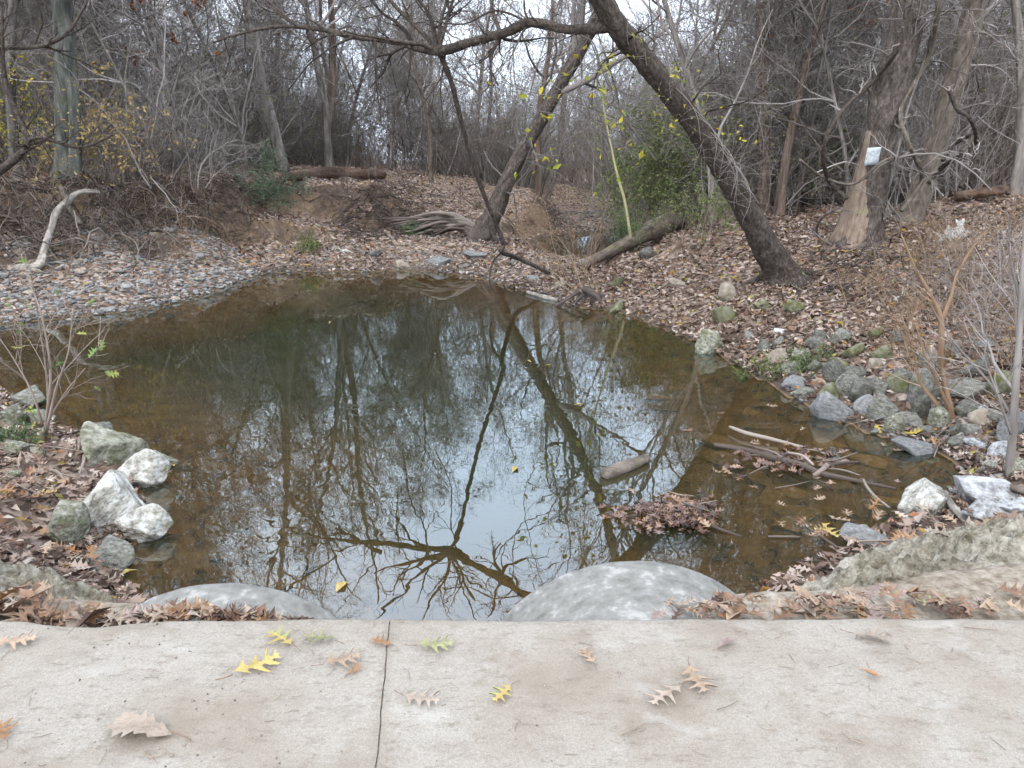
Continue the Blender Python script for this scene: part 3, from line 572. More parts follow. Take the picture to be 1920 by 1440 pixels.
# keep clear: sight line along the upstream creek
def corridor(x, y): c = (1090-960)/FPX*y*1.0; return abs(x-c*1.03) < 2.6 and y < 46
tries = 0; ntree = 0
while ntree < 185 and tries < 12000:
    tries += 1
    y = 19+46*rng.random()**1.15; x = rng.uniform(-1, 1)*(y*.86+5)
    u = 960+FPX*x/(y*.962)
    lim = 20.5 if u < 350 else 24 if u < 480 else 31 if u < 1000 else 30 if u < 1290 else 19
    if y < lim or corridor(x, y): continue
    if not try_spot(x, y, 1.2+.015*y): continue
    i = int(rng.choice(7, p=[.11, .16, .03, .31, .05, .07, .27])); z = h1(x, y)
    if i in (0, 1, 2, 4, 5) and ((330 < u < 520 and rng.random() < .8) or (880 < u < 1180 and rng.random() < .25)): continue      # glades
    if y < 28 and i in (0, 2, 4): i = (3, 1, 6)[i//2]
    place(PROTO, used, i, (x, y, z), rng.uniform(0, 6.28), rng.uniform(.8, 1.2), TLAB[i]+' '+zone(x, y), 'tree', 'bare trees in the woods'); ntree += 1
# a few beside the pond on either hand, just outside the frame, whose crowns show mirrored in the water
for (x, y, i, s) in ((-15.5, 15.5, 0, 1.0), (-12.5, 19.5, 1, 1.1), (13.5, 12.5, 4, 1.0), (16, 17, 2, .9), (11.5, 17.5, 1, 1.0)):
    place(PROTO, used, i, (x, y, h1(x, y)), rng.uniform(0, 6.28), s, TLAB[i]+' at the side of the pond', 'tree', 'bare trees at the side of the pond')

# ------------------------------------------------------------------ thickets of bare shrubs and vines
def thicket_proto(nst, hgt, rad, leaf=None, mat_='twig_grey', arch=.0):
    root = empty('bare_thicket', (0, 0, 0)); g = Geo()
    a = rng.uniform(0, 6.28, nst); rr = rad*np.sqrt(rng.random(nst))
    st = np.stack([rr*np.cos(a), rr*np.sin(a), np.full(nst, -.15)], -1); d = unit(np.stack([rng.normal(0, .35, nst), rng.normal(0, .35, nst), np.ones(nst)], -1))
    L = hgt*rng.uniform(.45, 1.15, nst)[:, None]; k = 9; pts = [st]; p = st
    for j in range(k-1):
        d = unit(d+rng.normal(0, .17, d.shape)+np.array([0, 0, .05-arch*j/k])); p = p+d*L/(k-1); pts.append(p)
    P1 = np.stack(pts, 1); R1 = np.repeat((rng.uniform(.009, .022, nst))[:, None], k, 1)*np.linspace(1, .35, k)
    P2, R2 = grow(P1, R1, 8, .12, 1, hgt*.34, .75, 6, up=.03, wig=.3, rr=.6, rmin=.0055)
    P3, R3 = grow(P2, R2, 4, .15, 1, hgt*.15, .8, 4, up=0, wig=.35, rr=.7, rmin=.0045)
    for (Pp, Rr, s) in ((P1, R1, 4), (P2, R2, 3), (P3, R3, 3)):
        V, Q = tubes(Pp, Rr, s); g.add(V, Q, np.repeat(rng.random(len(Pp)), Pp.shape[1]*s))
    g.build('stem', M[mat_], root)
    if leaf:
        lm, nl, sz = leaf; i = rng.integers(0, len(P3), nl); j = rng.integers(0, 4, nl)
        V, Q, T = leaves(P3[i, j]+rng.normal(0, .04, (nl, 3)), rng.uniform(sz*.7, sz*1.3, nl), tilt=1.2); Geo().add(V, Q, T).build('foliage', M[lm], root)
    return root
TP = [thicket_proto(46, 3.6, 1.5), thicket_proto(50, 4.6, 1.7, mat_='twig_brown'), thicket_proto(40, 2.6, 1.4, arch=.35), thicket_proto(44, 4.0, 1.5, ('foliage_olive', 1000, .08)),
      thicket_proto(40, 3.2, 1.4, ('foliage_green', 1700, .075)), thicket_proto(40, 3.2, 1.5, ('foliage_rust', 700, .10), 'twig_brown'), thicket_proto(34, 1.5, 1.3, ('foliage_olive', 160, .06), 'twig_brown', arch=.3), thicket_proto(60, 7.4, 2.0, ('foliage_olive', 800, .08), arch=.06)]
tused = [False]*len(TP)
TTL = ['upright bare grey thicket', 'tall bare brown thicket', 'arching grey vine thicket', 'sparse olive leaved thicket', 'small evergreen leaved thicket', 'rusty leaved brown thicket', 'low brown brush', 'very tall grey vine tangle']
tsp = []; n = 0; tries = 0
while n < 260 and tries < 14000:
    tries += 1
    y = 19+44*rng.random()**1.2; x = rng.uniform(-1, 1)*(y*.8+4); u = 960+FPX*x/(y*.962)
    lim = 20.8 if u < 330 else 25.5 if u < 480 else 34 if u < 1000 else 46 if u < 1180 else 24 if u < 1330 else 21 if u < 1700 else 19
    if y < lim: continue
    if any((a-x)**2+(b-y)**2 < (1.1+.006*y)**2 for a, b in tsp): continue
    tsp.append((x, y)); i = int(rng.choice(8, p=[.17, .13, .08, .14, .1, .07, .04, .27]))
    place(TP, tused, i, (x, y, h1(x, y)), rng.uniform(0, 6.28), rng.uniform(.75, 1.3), TTL[i]+' '+zone(x, y), 'thicket', 'thickets in the woods'); n += 1

# ------------------------------------------------------------------ traced trees
def W3(pts): return np.array([atY(a, b, Y) for a, b, Y, w in pts]), np.array([pxsize(w, atY(a, b, Y))/2 for a, b, Y, w in pts])
def limb(pts, per=6):
    P, R = W3(pts); PR = cat(np.hstack([P, R[:, None]]), per); return PR[:, :3], np.maximum(PR[:, 3], .003)
def fine(P, R, m=5):
    c = cat(np.hstack([P, np.asarray(R)[:, None]]), m); return c[:, :3], c[:, 3]
def solid(g, P, R, s=14, amp=.12, fr=6, tone=.5, cap=True, flat=None):
    if cap:
        P = np.vstack([P[:1], P, P[-1:]]); R = np.concatenate([[.002], R, [.002]])
        P[0] = P[0]-unit(P[2]-P[1])*R[1]*.05; P[-1] = P[-1]+unit(P[-2]-P[-3])*R[-2]*.1
    V, Q = tubes(P, R, s); tn = tone; V = V[0]
    if amp:
        V, tn2 = bumpy(V, P, amp, fr, P[0, 0]); tn = (tn2 if tone == .5 else np.clip(tone+(tn2-.5)*.4, 0, 1)).ravel()
    g.add(V, Q, tn); return g
def twigs(g, P, R, spec):
    """spec: list of (m,t0,t1,L,ang,k,up,wig,sides)"""
    out = []
    for (m, t0, t1, L, ang, k, up, wig, s) in spec:
        P, R = grow(P, R, m, t0, t1, L, ang, k, up, wig, .55, rmin=.0035); V, Q = tubes(P, R, s); g.add(V, Q, np.repeat(rng.random(len(P)), P.shape[1]*s)); out.append(P)
    return out
def roots(g, base, r, n, spread=1.2, dirs=None, tone=None):
    """surface roots that hug the ground"""
    for i in range(n):
        a = (dirs[i] if dirs else rng.uniform(0, 6.28)); L = spread*rng.uniform(.6, 1.2); m = 8; P = []
        for j in range(m):
            t = j/(m-1); x = base[0]+math.cos(a+.4*math.sin(3*t+i))*L*t; y = base[1]+math.sin(a+.4*math.sin(3*t+i))*L*t
            P.append((x, y, h1(x, y)+r*.55*(1-t)-.02*t+(.5*r*(1-t)**3)))
        P = cat(P, 2); R = r*np.linspace(.55, .08, len(P)); solid(g, P, R, 7, .15, 8, .5 if tone is None else rng.uniform(*tone), cap=False)

# 1 the leaning tree with its long level limb
b0 = hit(1462, 532)
lt = empty('leaning_tree', b0, 'dark leaning tree with one long level limb reaching over the pond', 'tree')
Yb = b0[1]
P, R = limb([(1478, 545, Yb, 92), (1462, 510, Yb, 66), (1440, 470, Yb-.15, 52), (1402, 398, Yb-.45, 44), (1352, 310, Yb-.8, 42), (1292, 220, Yb-1.2, 41), (1222, 130, Yb-1.6, 40), (1150, 38, Yb-2.0, 41), (1105, -50, Yb-2.3, 38), (1050, -200, Yb-2.6, 36), (1010, -420, Yb-2.6, 30), (1000, -700, Yb-2.4, 18)])
g = Geo(); solid(g, *fine(P, R, 4), 36, .2, 20); g.build('trunk', M['bark_dark'], lt, org=b0)
TR_P, TR_R = P, R
g = Geo(); tw = twigs(g, P[len(P)*2//3:], R[len(P)*2//3:], [(15, .1, 1, 3.0, .9, 8, .06, .2, 6), (7, .2, 1, 1.3, .8, 6, .04, .25, 4), (7, .2, 1, .65, .8, 4, 0, .25, 3)])
twigs(g, P[len(P)//3:len(P)*2//3], R[len(P)//3:len(P)*2//3]*.25, [(7, 0, 1, 1.3, 1.1, 6, .05, .3, 3), (4, .2, 1, .5, .8, 4, 0, .3, 3)])
g.build('crown', M['bark_dark'], lt, org=b0)
Yl = Yb-2.0
LIMB, LR = limb([(1150, 48, Yl, 26), (1110, 54, Yl+.05, 22), (1060, 55, Yl+.15, 19), (1015, 44, Yl+.3, 20), (985, 44, Yl+.4, 21), (945, 62, Yl+.65, 18), (880, 80, Yl+1.05, 18), (818, 95, Yl+1.5, 20), (740, 78, Yl+2.0, 13), (660, 68, Yl+2.5, 12), (600, 55, Yl+2.9, 9), (520, 50, Yl+3.3, 7), (440, 66, Yl+3.6, 5), (400, 80, Yl+3.8, 3)])
g = Geo(); solid(g, *fine(LIMB, LR*.9, 3), 20, .2, 24)
def kp(px, py, dy): return atY(px, py, Yl+1.5+dy)
up_br = []
for pts in ([(818, 95, 0, 10), (800, 70, .1, 9), (770, 40, .2, 8), (735, 5, .3, 7), (690, -60, .5, 5), (620, -150, .8, 3)], [(818, 95, 0, 9), (812, 50, -.1, 8), (800, 20, -.2, 6), (780, -10, -.2, 5), (740, -90, -.3, 3)],
            [(822, 90, 0, 8), (826, 40, .3, 7), (838, 0, .5, 6), (850, -60, .7, 4), (880, -160, 1, 3)], [(822, 92, 0, 8), (835, 50, .2, 7), (846, 10, .3, 6), (870, -60, .3, 4)],
            [(665, 68, .4, 6), (620, 90, .5, 4), (580, 120, .6, 3), (540, 170, .7, 2)], [(770, 84, .2, 5), (765, 150, .2, 4), (740, 220, .2, 3), (735, 320, .3, 2)],
            [(704, 72, .3, 4), (705, 150, .3, 3), (715, 230, .3, 2)], [(835, 100, 0, 4), (826, 170, .1, 3), (830, 250, .2, 2), (800, 330, .4, 2)], [(560, 52, .6, 5), (500, 0, .7, 4), (420, -60, .8, 3)], [(1000, 45, -1.1, 5), (930, 20, -1, 4), (870, 45, -.9, 3), (800, 38, -.8, 2)]):
    Pp = np.array([kp(a, b, dy) for a, b, dy, w in pts]); Rr = np.array([pxsize(w, q)/2 for (a, b, dy, w), q in zip(pts, Pp)])
    c = cat(np.hstack([Pp, Rr[:, None]]), 5); solid(g, c[:, :3], c[:, 3], 7, .08, 9)
    up_br.append((c[:, :3], c[:, 3]))
    twigs(g, c[:, :3], c[:, 3], [(6, .2, 1, .9, .8, 6, -.02, .25, 4), (5, .2, 1, .45, .8, 4, -.03, .3, 3)])
twigs(g, LIMB[30:], LR[30:], [(16, 0, 1, 1.1, .9, 7, -.02, .22, 4), (6, .2, 1, .5, .8, 5, -.04, .25, 3), (3, .2, 1, .25, .8, 3, -.04, .25, 3)])
twigs(g, LIMB[:34], LR[:34]*.4, [(8, 0, 1, .8, 1.1, 6, -.05, .25, 4), (4, .2, 1, .4, .8, 4, -.04, .3, 3)])
lo_ = g.build('limb', M['bark_dark'], lt, org=b0)
g = Geo(); roots(g, b0+np.array([.1, 0, 0]), .22, 6, .9, [-.5, -1.4, .3, 1.2, -2.3, 2.4]); g.build('root', M['bark_dark'], lt, org=b0)
# broken branch hanging from the limb, its tip on the beach
e = hit(1032, 514); em = e[1]
HB, HR = limb([(822, 96, Yl+1.5, 10), (845, 150, Yl+1.65, 9), (872, 255, Yl+2.0, 8.5), (900, 345, Yl+2.4, 8.5), (932, 425, Yl+2.9, 8), (944, 458, Yl+3.1, 8.5), (940, 472, Yl+3.2, 9), (965, 482, em-.5, 8), (995, 495, em-.2, 8), (1032, 513, em, 6)])
hb = empty('hanging_branch', HB[-1], 'dark broken branch hanging from the level limb down to the beach', 'branch')
g = Geo(); solid(g, HB, HR, 8, .12, 14); g.build('stem', M['bark_dark'], hb, org=HB[-1])
g = Geo(); c, r_ = limb([(942, 472, Yl+3.15, 5), (925, 490, Yl+3.2, 4), (918, 520, Yl+3.25, 3.5), (921, 543, Yl+3.3, 2.5)]); solid(g, c, r_, 6, .05)
c, r_ = limb([(826, 100, Yl+1.5, 6), (835, 135, Yl+1.57, 5), (848, 155, Yl+1.68, 5)]); solid(g, c, r_, 6, .05)
twigs(g, HB[:30], HR[:30]*.5, [(5, .1, 1, .5, .8, 5, -.1, .3, 3)]); g.build('side_twig', M['bark_dark'], hb, org=HB[-1])

# vine with yellowing leaves on the leaning tree
vn = empty('climbing_vine', TR_P[20], 'thin vine with small yellow green leaves climbing the dark leaning trunk', 'vine')
g = Geo(); LV = []
for q in range(9):
    i0 = rng.integers(16, 24); i1 = min(i0+rng.integers(14, 24), len(TR_P)-14); ii = np.arange(i0, i1); ph = rng.uniform(0, 6.28)
    off = np.stack([np.cos(ph+ii*.35), np.sin(ph+ii*.35)*.6-.5, np.sin(ii*.3+ph)*.4], -1)*(TR_R[ii]*1.12+rng.uniform(0, .12))[:, None]
    Pv = TR_P[ii]+off; V, Q = tubes(Pv, np.full(len(Pv), .006), 4); g.add(V, Q, .6)
    a, b_ = grow(Pv, np.full(len(Pv), .005), 12, 0, 1, .7, 1.1, 6, -.06, .3, .7); V, Q = tubes(a, b_, 3); g.add(V, Q, .6); LV.append(a[:, 2:].reshape(-1, 3))
g.build('stem', M['twig_grey'], vn, org=TR_P[20])['kind'] = 'stuff'
LV = np.concatenate(LV); LV = LV[rng.random(len(LV)) < .5]; LV = LV[LV[:, 2] > 2.9]
V, Q, T = leaves(LV, rng.uniform(.045, .09, len(LV)), tilt=1.1); Geo().add(V, Q, T).build('foliage', M['foliage_lemon'], vn, org=TR_P[20])['kind'] = 'stuff'

# 2 tree leaning right on the far bank, with a fan of washed out roots
b0 = hit(908, 446); Yb = b0[1]
ct = empty('leaning_tree', b0, 'grey tree leaning beside the creek with a fan of exposed roots', 'tree')
P, R = limb([(898, 452, Yb, 72), (912, 425, Yb, 50), (930, 390, Yb, 40), (958, 325, Yb-.1, 34), (1002, 245, Yb-.2, 31), (1050, 160, Yb-.4, 30), (1098, 75, Yb-.6, 28), (1140, -20, Yb-.8, 27), (1190, -160, Yb-1, 25), (1225, -360, Yb-1, 26), (1230, -620, Yb-1, 18), (1210, -900, Yb-.8, 8)])
g = Geo(); solid(g, *fine(P, R*.82), 30, .24, 12); g.build('trunk', M['bark_old'], ct, org=b0)
g = Geo(); twigs(g, P[24:], R[24:]*.8, [(14, .1, 1, 4.2, .75, 9, .08, .18, 6), (7, .2, 1, 1.8, .8, 6, .04, .25, 4), (6, .2, 1, .8, .8, 5, 0, .25, 3), (3, .2, 1, .4, .8, 3, 0, .25, 3)])
twigs(g, P[8:24], R[8:24]*.2, [(10, .1, 1, 1.5, 1.0, 6, .05, .3, 4), (5, .2, 1, .6, .8, 4, 0, .3, 3)])
g.build('crown', M['twig_grey'], ct, org=b0)
g = Geo()
for q in range(26):
    px0 = rng.uniform(-22, 5); fan = rng.random(); ye = 405+fan*42
    pts = [(902+px0*.4, 425+fan*22, Yb, 9), (872+px0, 410+fan*22+rng.normal(0, 3), Yb-.1, 8), (838+px0, 403+fan*28+rng.normal(0, 4), Yb-.2+rng.normal(0, .15), 6), (800+px0*2, ye+rng.normal(0, 5), Yb+rng.normal(0, .2), 4.5), (745+px0*3, ye+8+rng.normal(0, 7), Yb+.3, 3)]
    c, r_ = limb(pts, 4); solid(g, c, r_, 6, .1, 9, rng.uniform(.45, 1), cap=False)
g.build('root', M['root'], ct, org=b0)
g = Geo(); roots(g, b0, .3, 6, 1.3, [-2.6, -2.0, -1.4, -.8, -.2, 3.0], (.2, .5)); g.build('root', M['root'], ct, org=b0)

# 3 smooth greenish twin trunk on the bank crest
b0 = hit(130, 333); Yb = b0[1]
t3 = empty('twin_trunk_tree', b0, 'smooth greenish grey twin trunk tree standing on the eroded bank crest', 'tree')
P, R = limb([(124, 340, Yb, 56), (124, 300, Yb, 40), (122, 220, Yb, 36), (120, 130, Yb, 34), (118, 40, Yb, 33), (116, -80, Yb, 31), (110, -300, Yb, 27), (106, -600, Yb+.2, 20), (100, -950, Yb+.4, 9)])
P2, R2 = limb([(140, 342, Yb-.1, 34), (141, 300, Yb-.1, 24), (139, 220, Yb-.05, 22), (134, 130, Yb, 20), (130, 60, Yb+.1, 18), (126, 0, Yb+.2, 14)])
g = Geo(); solid(g, *fine(P, R), 28, .09, 7); g.build('trunk', M['bark_mossy'], t3, org=b0); g = Geo(); solid(g, P2, R2, 14, .08, 3); g.build('trunk', M['bark_mossy'], t3, org=b0)
g = Geo(); twigs(g, P[22:], R[22:]*.7, [(14, .2, 1, 4.5, .8, 9, .08, .2, 6), (7, .2, 1, 1.8, .8, 6, .04, .25, 4), (6, .2, 1, .8, .8, 5, 0, .25, 3), (3, .2, 1, .4, .8, 3, 0, .25, 3)]); g.build('crown', M['twig_grey'], t3, org=b0)

# 4 big trunk with peeled bark and a paper notice, 5 tan trunk next to it, 6 straight shaggy trunk
b0 = hit(1608, 456); Yb = b0[1]
t4 = empty('peeling_tree', b0, 'thick tree with peeled bare wood low down and a pale notice on it', 'tree')
T4 = [(1602, 468, Yb, 104), (1610, 440, Yb, 88), (1622, 385, Yb, 70), (1640, 300, Yb, 62), (1662, 190, Yb, 60), (1688, 90, Yb, 62), (1708, 0, Yb, 64), (1738, -150, Yb+.1, 66), (1775, -380, Yb+.2, 56), (1810, -700, Yb+.4, 36), (1830, -1000, Yb+.6, 14)]
P, R = limb(T4); g = Geo(); solid(g, *fine(P, R, 3), 48, .16, 16); g.build('trunk', M['bark_old'], t4, org=b0)
# peeled strip: sector of the trunk surface, proud by a little, on the side toward the pond
PF, RF = fine(P[:22], R[:22], 4); n_ = len(PF); ang = np.radians(np.linspace(-56, 56, 12)); Vs = []; c0 = math.radians(206)
el = fbm(np.stack([np.arange(n_)*.13, np.zeros(n_), np.zeros(n_)], -1), 4); er = fbm(np.stack([np.arange(n_)*.13, np.zeros(n_)+9, np.zeros(n_)], -1), 4)
for i in range(n_):
    t = i/(n_-1); w0 = 1-.8*sst(.45, 1, t); row = []
    for a in ang:
        q_ = c0+a*w0*(1+.35*(el[i] if a < 0 else er[i])); row.append(PF[i]+np.array([math.cos(q_), math.sin(q_), 0])*RF[i]*(1.085-.06*(abs(a)/.98)**6))
    Vs.append(row)
Vs = np.array(Vs); k = 12; b = (np.arange(n_-1)[:, None]*k+np.arange(k-1)[None]).ravel()
mk('bare_wood', Vs-b0, [np.stack([b, b+1, b+k+1, b+k], 1)], M['bare_wood'], t4)
g = Geo(); roots(g, b0, .22, 5, .9, [-2.8, -2.0, -.9, -.2, 3.0]); g.build('root', M['bark_tan'], t4, org=b0)
g = Geo(); twigs(g, P[30:], R[30:]*.6, [(14, .2, 1, 4.2, .8, 9, .06, .2, 6), (7, .2, 1, 1.8, .8, 6, .03, .25, 4), (6, .2, 1, .8, .8, 5, 0, .25, 3), (3, .2, 1, .4, .8, 3, 0, .25, 3)])
twigs(g, P[14:34], R[14:34]*.16, [(16, 0, 1, 1.8, 1.0, 8, -.12, .2, 4), (5, .2, 1, .8, .7, 6, -.1, .25, 3), (3, .2, 1, .4, .7, 4, -.1, .25, 3)]); g.build('crown', M['twig_grey'], t4, org=b0)
pc = atY(1637, 293, Yb-R[17]-.035); hw = pxsize(13, pc); hh = pxsize(16, pc)
xs = np.linspace(-1, 1, 7); pv = [(x*hw+.012*z, .012*x*x, z*hh+.008*x) for z in np.linspace(-1, 1, 5) for x in xs]
q = [[r*7+c, r*7+c+1, r*7+c+8, r*7+c+7] for r in range(4) for c in range(6)]
po = mk('paper_notice', np.array(pv), [q], M['paper'], loc=None); po.location = tuple(pc); po.modifiers.new('thickness', 'SOLIDIFY').thickness = .004
tag(po, 'small pale weathered notice sheet fixed to the peeling trunk', 'sign')
b0 = hit(1706, 414); Yb = b0[1]
t5 = empty('tan_bark_tree', b0, 'smooth tan trunk leaning away beside the thick peeling tree', 'tree')
P, R = limb([(1698, 424, Yb, 60), (1712, 395, Yb, 46), (1733, 340, Yb, 40), (1757, 260, Yb, 38), (1785, 170, Yb, 38), (1812, 75, Yb, 39), (1830, 0, Yb, 38), (1862, -140, Yb, 38), (1900, -350, Yb, 30), (1930, -650, Yb, 18)])
g = Geo(); solid(g, *fine(P, R), 36, .13, 12); g.build('trunk', M['bark_tan'], t5, org=b0)
g = Geo(); twigs(g, P[24:], R[24:]*.6, [(12, .2, 1, 3.6, .8, 9, .06, .2, 6), (7, .2, 1, 1.6, .8, 6, .03, .25, 4), (6, .2, 1, .8, .8, 5, 0, .25, 3)])
twigs(g, P[14:34], R[14:34]*.2, [(12, 0, 1, 2.0, 1.0, 8, -.12, .2, 4), (5, .2, 1, .8, .7, 6, -.1, .25, 3), (3, .2, 1, .4, .7, 4, -.1, .25, 3)]); g.build('crown', M['twig_grey'], t5, org=b0)
b0 = hit(1432, 402); Yb = b0[1]
t6 = empty('shaggy_tree', b0, 'straight slender tree with shaggy reddish bark behind the leaning trunk', 'tree')
P, R = limb([(1434, 410, Yb, 32), (1432, 380, Yb, 24), (1431, 250, Yb, 21), (1428, 130, Yb, 19), (1427, 0, Yb, 17), (1427, -200, Yb, 15), (1420, -500, Yb, 11), (1415, -800, Yb, 5)])
g = Geo(); solid(g, *fine(P, R), 24, .34, 22); g.build('trunk', M['bark_shag'], t6, org=b0)
g = Geo(); twigs(g, P[14:], R[14:]*.6, [(14, .2, 1, 3.2, .9, 8, .05, .2, 5), (6, .2, 1, 1.3, .8, 6, .03, .25, 4), (5, .2, 1, .6, .8, 5, 0, .25, 3)]); g.build('crown', M['twig_grey'], t6, org=b0)

# other single trunks that stand out
for (px, py, w, lean, hgt, mb, lab) in ((815, 30, 9, -6, 8, 'bark_tan', 'thin pale trunk standing alone on the leafy far bank'), (1000, 34, 15, 4, 12, 'bark_shag', 'slim brown trunk just behind the grey leaning tree'), (62, 22.5, 24, -20, 15, 'bark_grey', 'dark forked trunk behind the twin trunk tree'),
                                        (530, 29, 22, -6, 17, 'bark_grey', 'broad grey trunk rising behind the fallen log on the crest'), (1520, 24, 12, -8, 13, 'bark_grey', 'dark slim trunk between the shaggy tree and the peeling tree'), (620, 33, 15, 3, 16, 'bark_shag', 'brown trunk rising behind the log end on the crest')):
    b0 = np.array([atY(px, 330, py)[0], py, 0.]); b0[2] = h1(b0[0], b0[1]); Yb = b0[1]; root = empty('bare_tree', b0, lab, 'tree'); r0 = pxsize(w, b0)/2
    n_ = 10; P = np.array([b0+np.array([lean*.02*hgt*(i/n_)+.12*math.sin(i*1.1+px), .1*math.sin(i*.9), -.2+hgt*i/n_]) for i in range(n_+1)]); P = cat(P, 3); R = r0*np.linspace(1.1, .2, len(P))
    g = Geo(); solid(g, P, R, 10, .15, 4); g.build('trunk', M[mb], root, org=b0)
    g = Geo(); twigs(g, P[8:], R[8:], [(14, .1, 1, hgt*.28, .8, 8, .08, .2, 5), (6, .2, 1, hgt*.12, .8, 6, .04, .25, 4), (5, .2, 1, hgt*.055, .8, 5, 0, .25, 3), (3, .2, 1, hgt*.03, .8, 3, 0, .25, 3)]); g.build('crown', M['twig_grey'], root, org=b0)

# ================================================================== LEAF LITTER AND GRAVEL (stuff)
GRAVEL_PX = [(-250, 628), (0, 606), (120, 597), (250, 582), (340, 565), (400, 547), (440, 529), (490, 513), (480, 497), (400, 492), (300, 500), (200, 508), (100, 520), (0, 535), (-250, 560)]
GRAV = np.array([atZ(a, b, .15)[:2] for a, b in GRAVEL_PX])
def litter_pts(n, y0, y1, pw, xr=.85):
    u = rng.random(n*3); y = (y0**pw+u*(y1**pw-y0**pw))**(1/pw); x = rng.uniform(-1, 1, n*3)*(y*xr+1.2)
    dp = np.minimum(sdf(POND, x, y), sdf(POOL, x, y)); dg = sdf(GRAV, x, y)
    e = .06; z = H(x, y); gx_ = (H(x+e, y)-z)/e; gy_ = (H(x, y+e)-z)/e; sl_ = np.hypot(gx_, gy_)
    pr = np.clip(1.15-sl_*.6, .28, 1); pr = pr*np.where(dg < 0, .07, 1)*np.where(dp < .03, 0, 1)*np.where((np.abs(x) < 2.2) & (y < 3.5), 0, 1)
    for rp in RUB: pr = pr*np.where(sdf(rp, x, y) < .02, .0, 1)
    pr = pr*(.45+.55*sst(-.25, .2, fbm(np.stack([x*.8, y*.8, x*0+3], -1), 3)))
    ok = rng.random(len(x)) < pr; x, y, z, gx_, gy_ = [a[ok][:n] for a in (x, y, z, gx_, gy_)]
    return x, y, z
g = Geo()
x, y, z = litter_pts(26000, 9, 17, .6); V, Q, T = leaves(np.stack([x, y, z+rng.uniform(.005, .05, len(x))], -1), rng.uniform(.06, .13, len(x)), tilt=.5); g.add(V, Q, T)
x, y, z = litter_pts(30000, 16, 36, .6); V, Q, T = leaves(np.stack([x, y, z+rng.uniform(.005, .06, len(x))], -1), rng.uniform(.09, .17, len(x)), tilt=.5); g.add(V, Q, T)
x, y, z = litter_pts(12000, 2.9, 10, .7); V, Q, T = leaves(np.stack([x, y, z+rng.uniform(.005, .045, len(x))], -1), rng.uniform(.055, .11, len(x)), tilt=.45); g.add(V, Q, T)
x, y, z = litter_pts(4200, 2.7, 8.5, .7); V, Q, T = leaves(np.stack([x, y, z+rng.uniform(.012, .05, len(x))], -1), rng.uniform(.08, .135, len(x)), 'oak', tilt=.35, fold=.25); g.add(V, Q, T)
tag(g.build('leaf_litter', M['litter']), 'brown fallen leaves covering the banks', 'leaves', kind='stuff')
# twigs lying in the litter
n = 2600; x, y, z = litter_pts(n, 3, 30, .6); n = len(x); a = rng.uniform(0, 6.28, n); L = rng.uniform(.15, .75, n); t = np.linspace(-.5, .5, 4)
P = np.stack([x[:, None]+np.cos(a)[:, None]*t*L[:, None], y[:, None]+np.sin(a)[:, None]*t*L[:, None], np.zeros((n, 4))], -1); P[:, :, :2] += rng.normal(0, .02, (n, 4, 2))
P[:, :, 2] = H(P[:, :, 0].ravel(), P[:, :, 1].ravel()).reshape(n, 4)+rng.uniform(.02, .06, n)[:, None]; R = rng.uniform(.003, .009, n)[:, None]*np.linspace(1, .5, 4)
V, Q = tubes(P, R, 3); tag(Geo().add(V, Q, np.repeat(rng.random(n), 12)).build('fallen_twigs', M['stick']), 'small fallen twigs strewn over the leafy banks', 'twigs', kind='stuff')

ICO_T = (1+5**.5)/2
ICO_V = unit(np.array([(-1, ICO_T, 0), (1, ICO_T, 0), (-1, -ICO_T, 0), (1, -ICO_T, 0), (0, -1, ICO_T), (0, 1, ICO_T), (0, -1, -ICO_T), (0, 1, -ICO_T), (ICO_T, 0, -1), (ICO_T, 0, 1), (-ICO_T, 0, -1), (-ICO_T, 0, 1)], float))
ICO_F = np.array([(0, 11, 5), (0, 5, 1), (0, 1, 7), (0, 7, 10), (0, 10, 11), (1, 5, 9), (5, 11, 4), (11, 10, 2), (10, 7, 6), (7, 1, 8), (3, 9, 4), (3, 4, 2), (3, 2, 6), (3, 6, 8), (3, 8, 9), (4, 9, 5), (2, 4, 11), (6, 2, 10), (8, 6, 7), (9, 8, 1)])
def pebbles(P, size):
    n = len(P); V = np.repeat(ICO_V[None], n, 0)*rng.uniform(.75, 1.1, (n, 12, 1))*np.stack([np.ones(n), rng.uniform(.55, .9, n), rng.uniform(.3, .55, n)], -1)[:, None, :]
    V = np.einsum('nij,nkj->nki', rotm(rng.uniform(0, 6.28, n), rng.normal(0, .25, n), rng.normal(0, .25, n)), V)*(size/2)[:, None, None]+P[:, None]
    return V.reshape(-1, 3), (ICO_F[None]+(np.arange(n)*12)[:, None, None]).reshape(-1, 3), np.repeat(rng.random(n), 12)
def in_poly(poly, n):
    lo, hi_ = poly.min(0), poly.max(0); P = []
    while len(P) < n:
        q = rng.uniform(lo, hi_, (n*4, 2)); P += list(q[sdf(poly, q[:, 0], q[:, 1]) < 0])
    return np.array(P[:n])
BEACH = np.array([atZ(a, b, .15)[:2] for a, b in [(480, 512), (560, 507), (760, 506), (830, 509), (940, 531), (1060, 566), (1090, 560), (1080, 505), (1120, 500), (1090, 490), (1000, 482), (900, 468), (700, 470), (560, 480), (480, 490)]])
BAR2 = np.array([atZ(a, b, .1)[:2] for a, b in [(1030, 436), (1200, 429), (1210, 412), (1120, 402), (1040, 412)]])
g = Geo()
for poly, n, s0, s1 in ((GRAV, 4200, .04, .14), (BEACH, 2400, .03, .12), (BAR2, 1500, .08, .2)):
    p = in_poly(poly, n); z = H(p[:, 0], p[:, 1]); ok = z > -.06; p = p[ok]; z = z[ok]
    V, F_, T = pebbles(np.column_stack([p, z+.01]), rng.uniform(s0, s1, len(p))); g.add(V, F_, T)
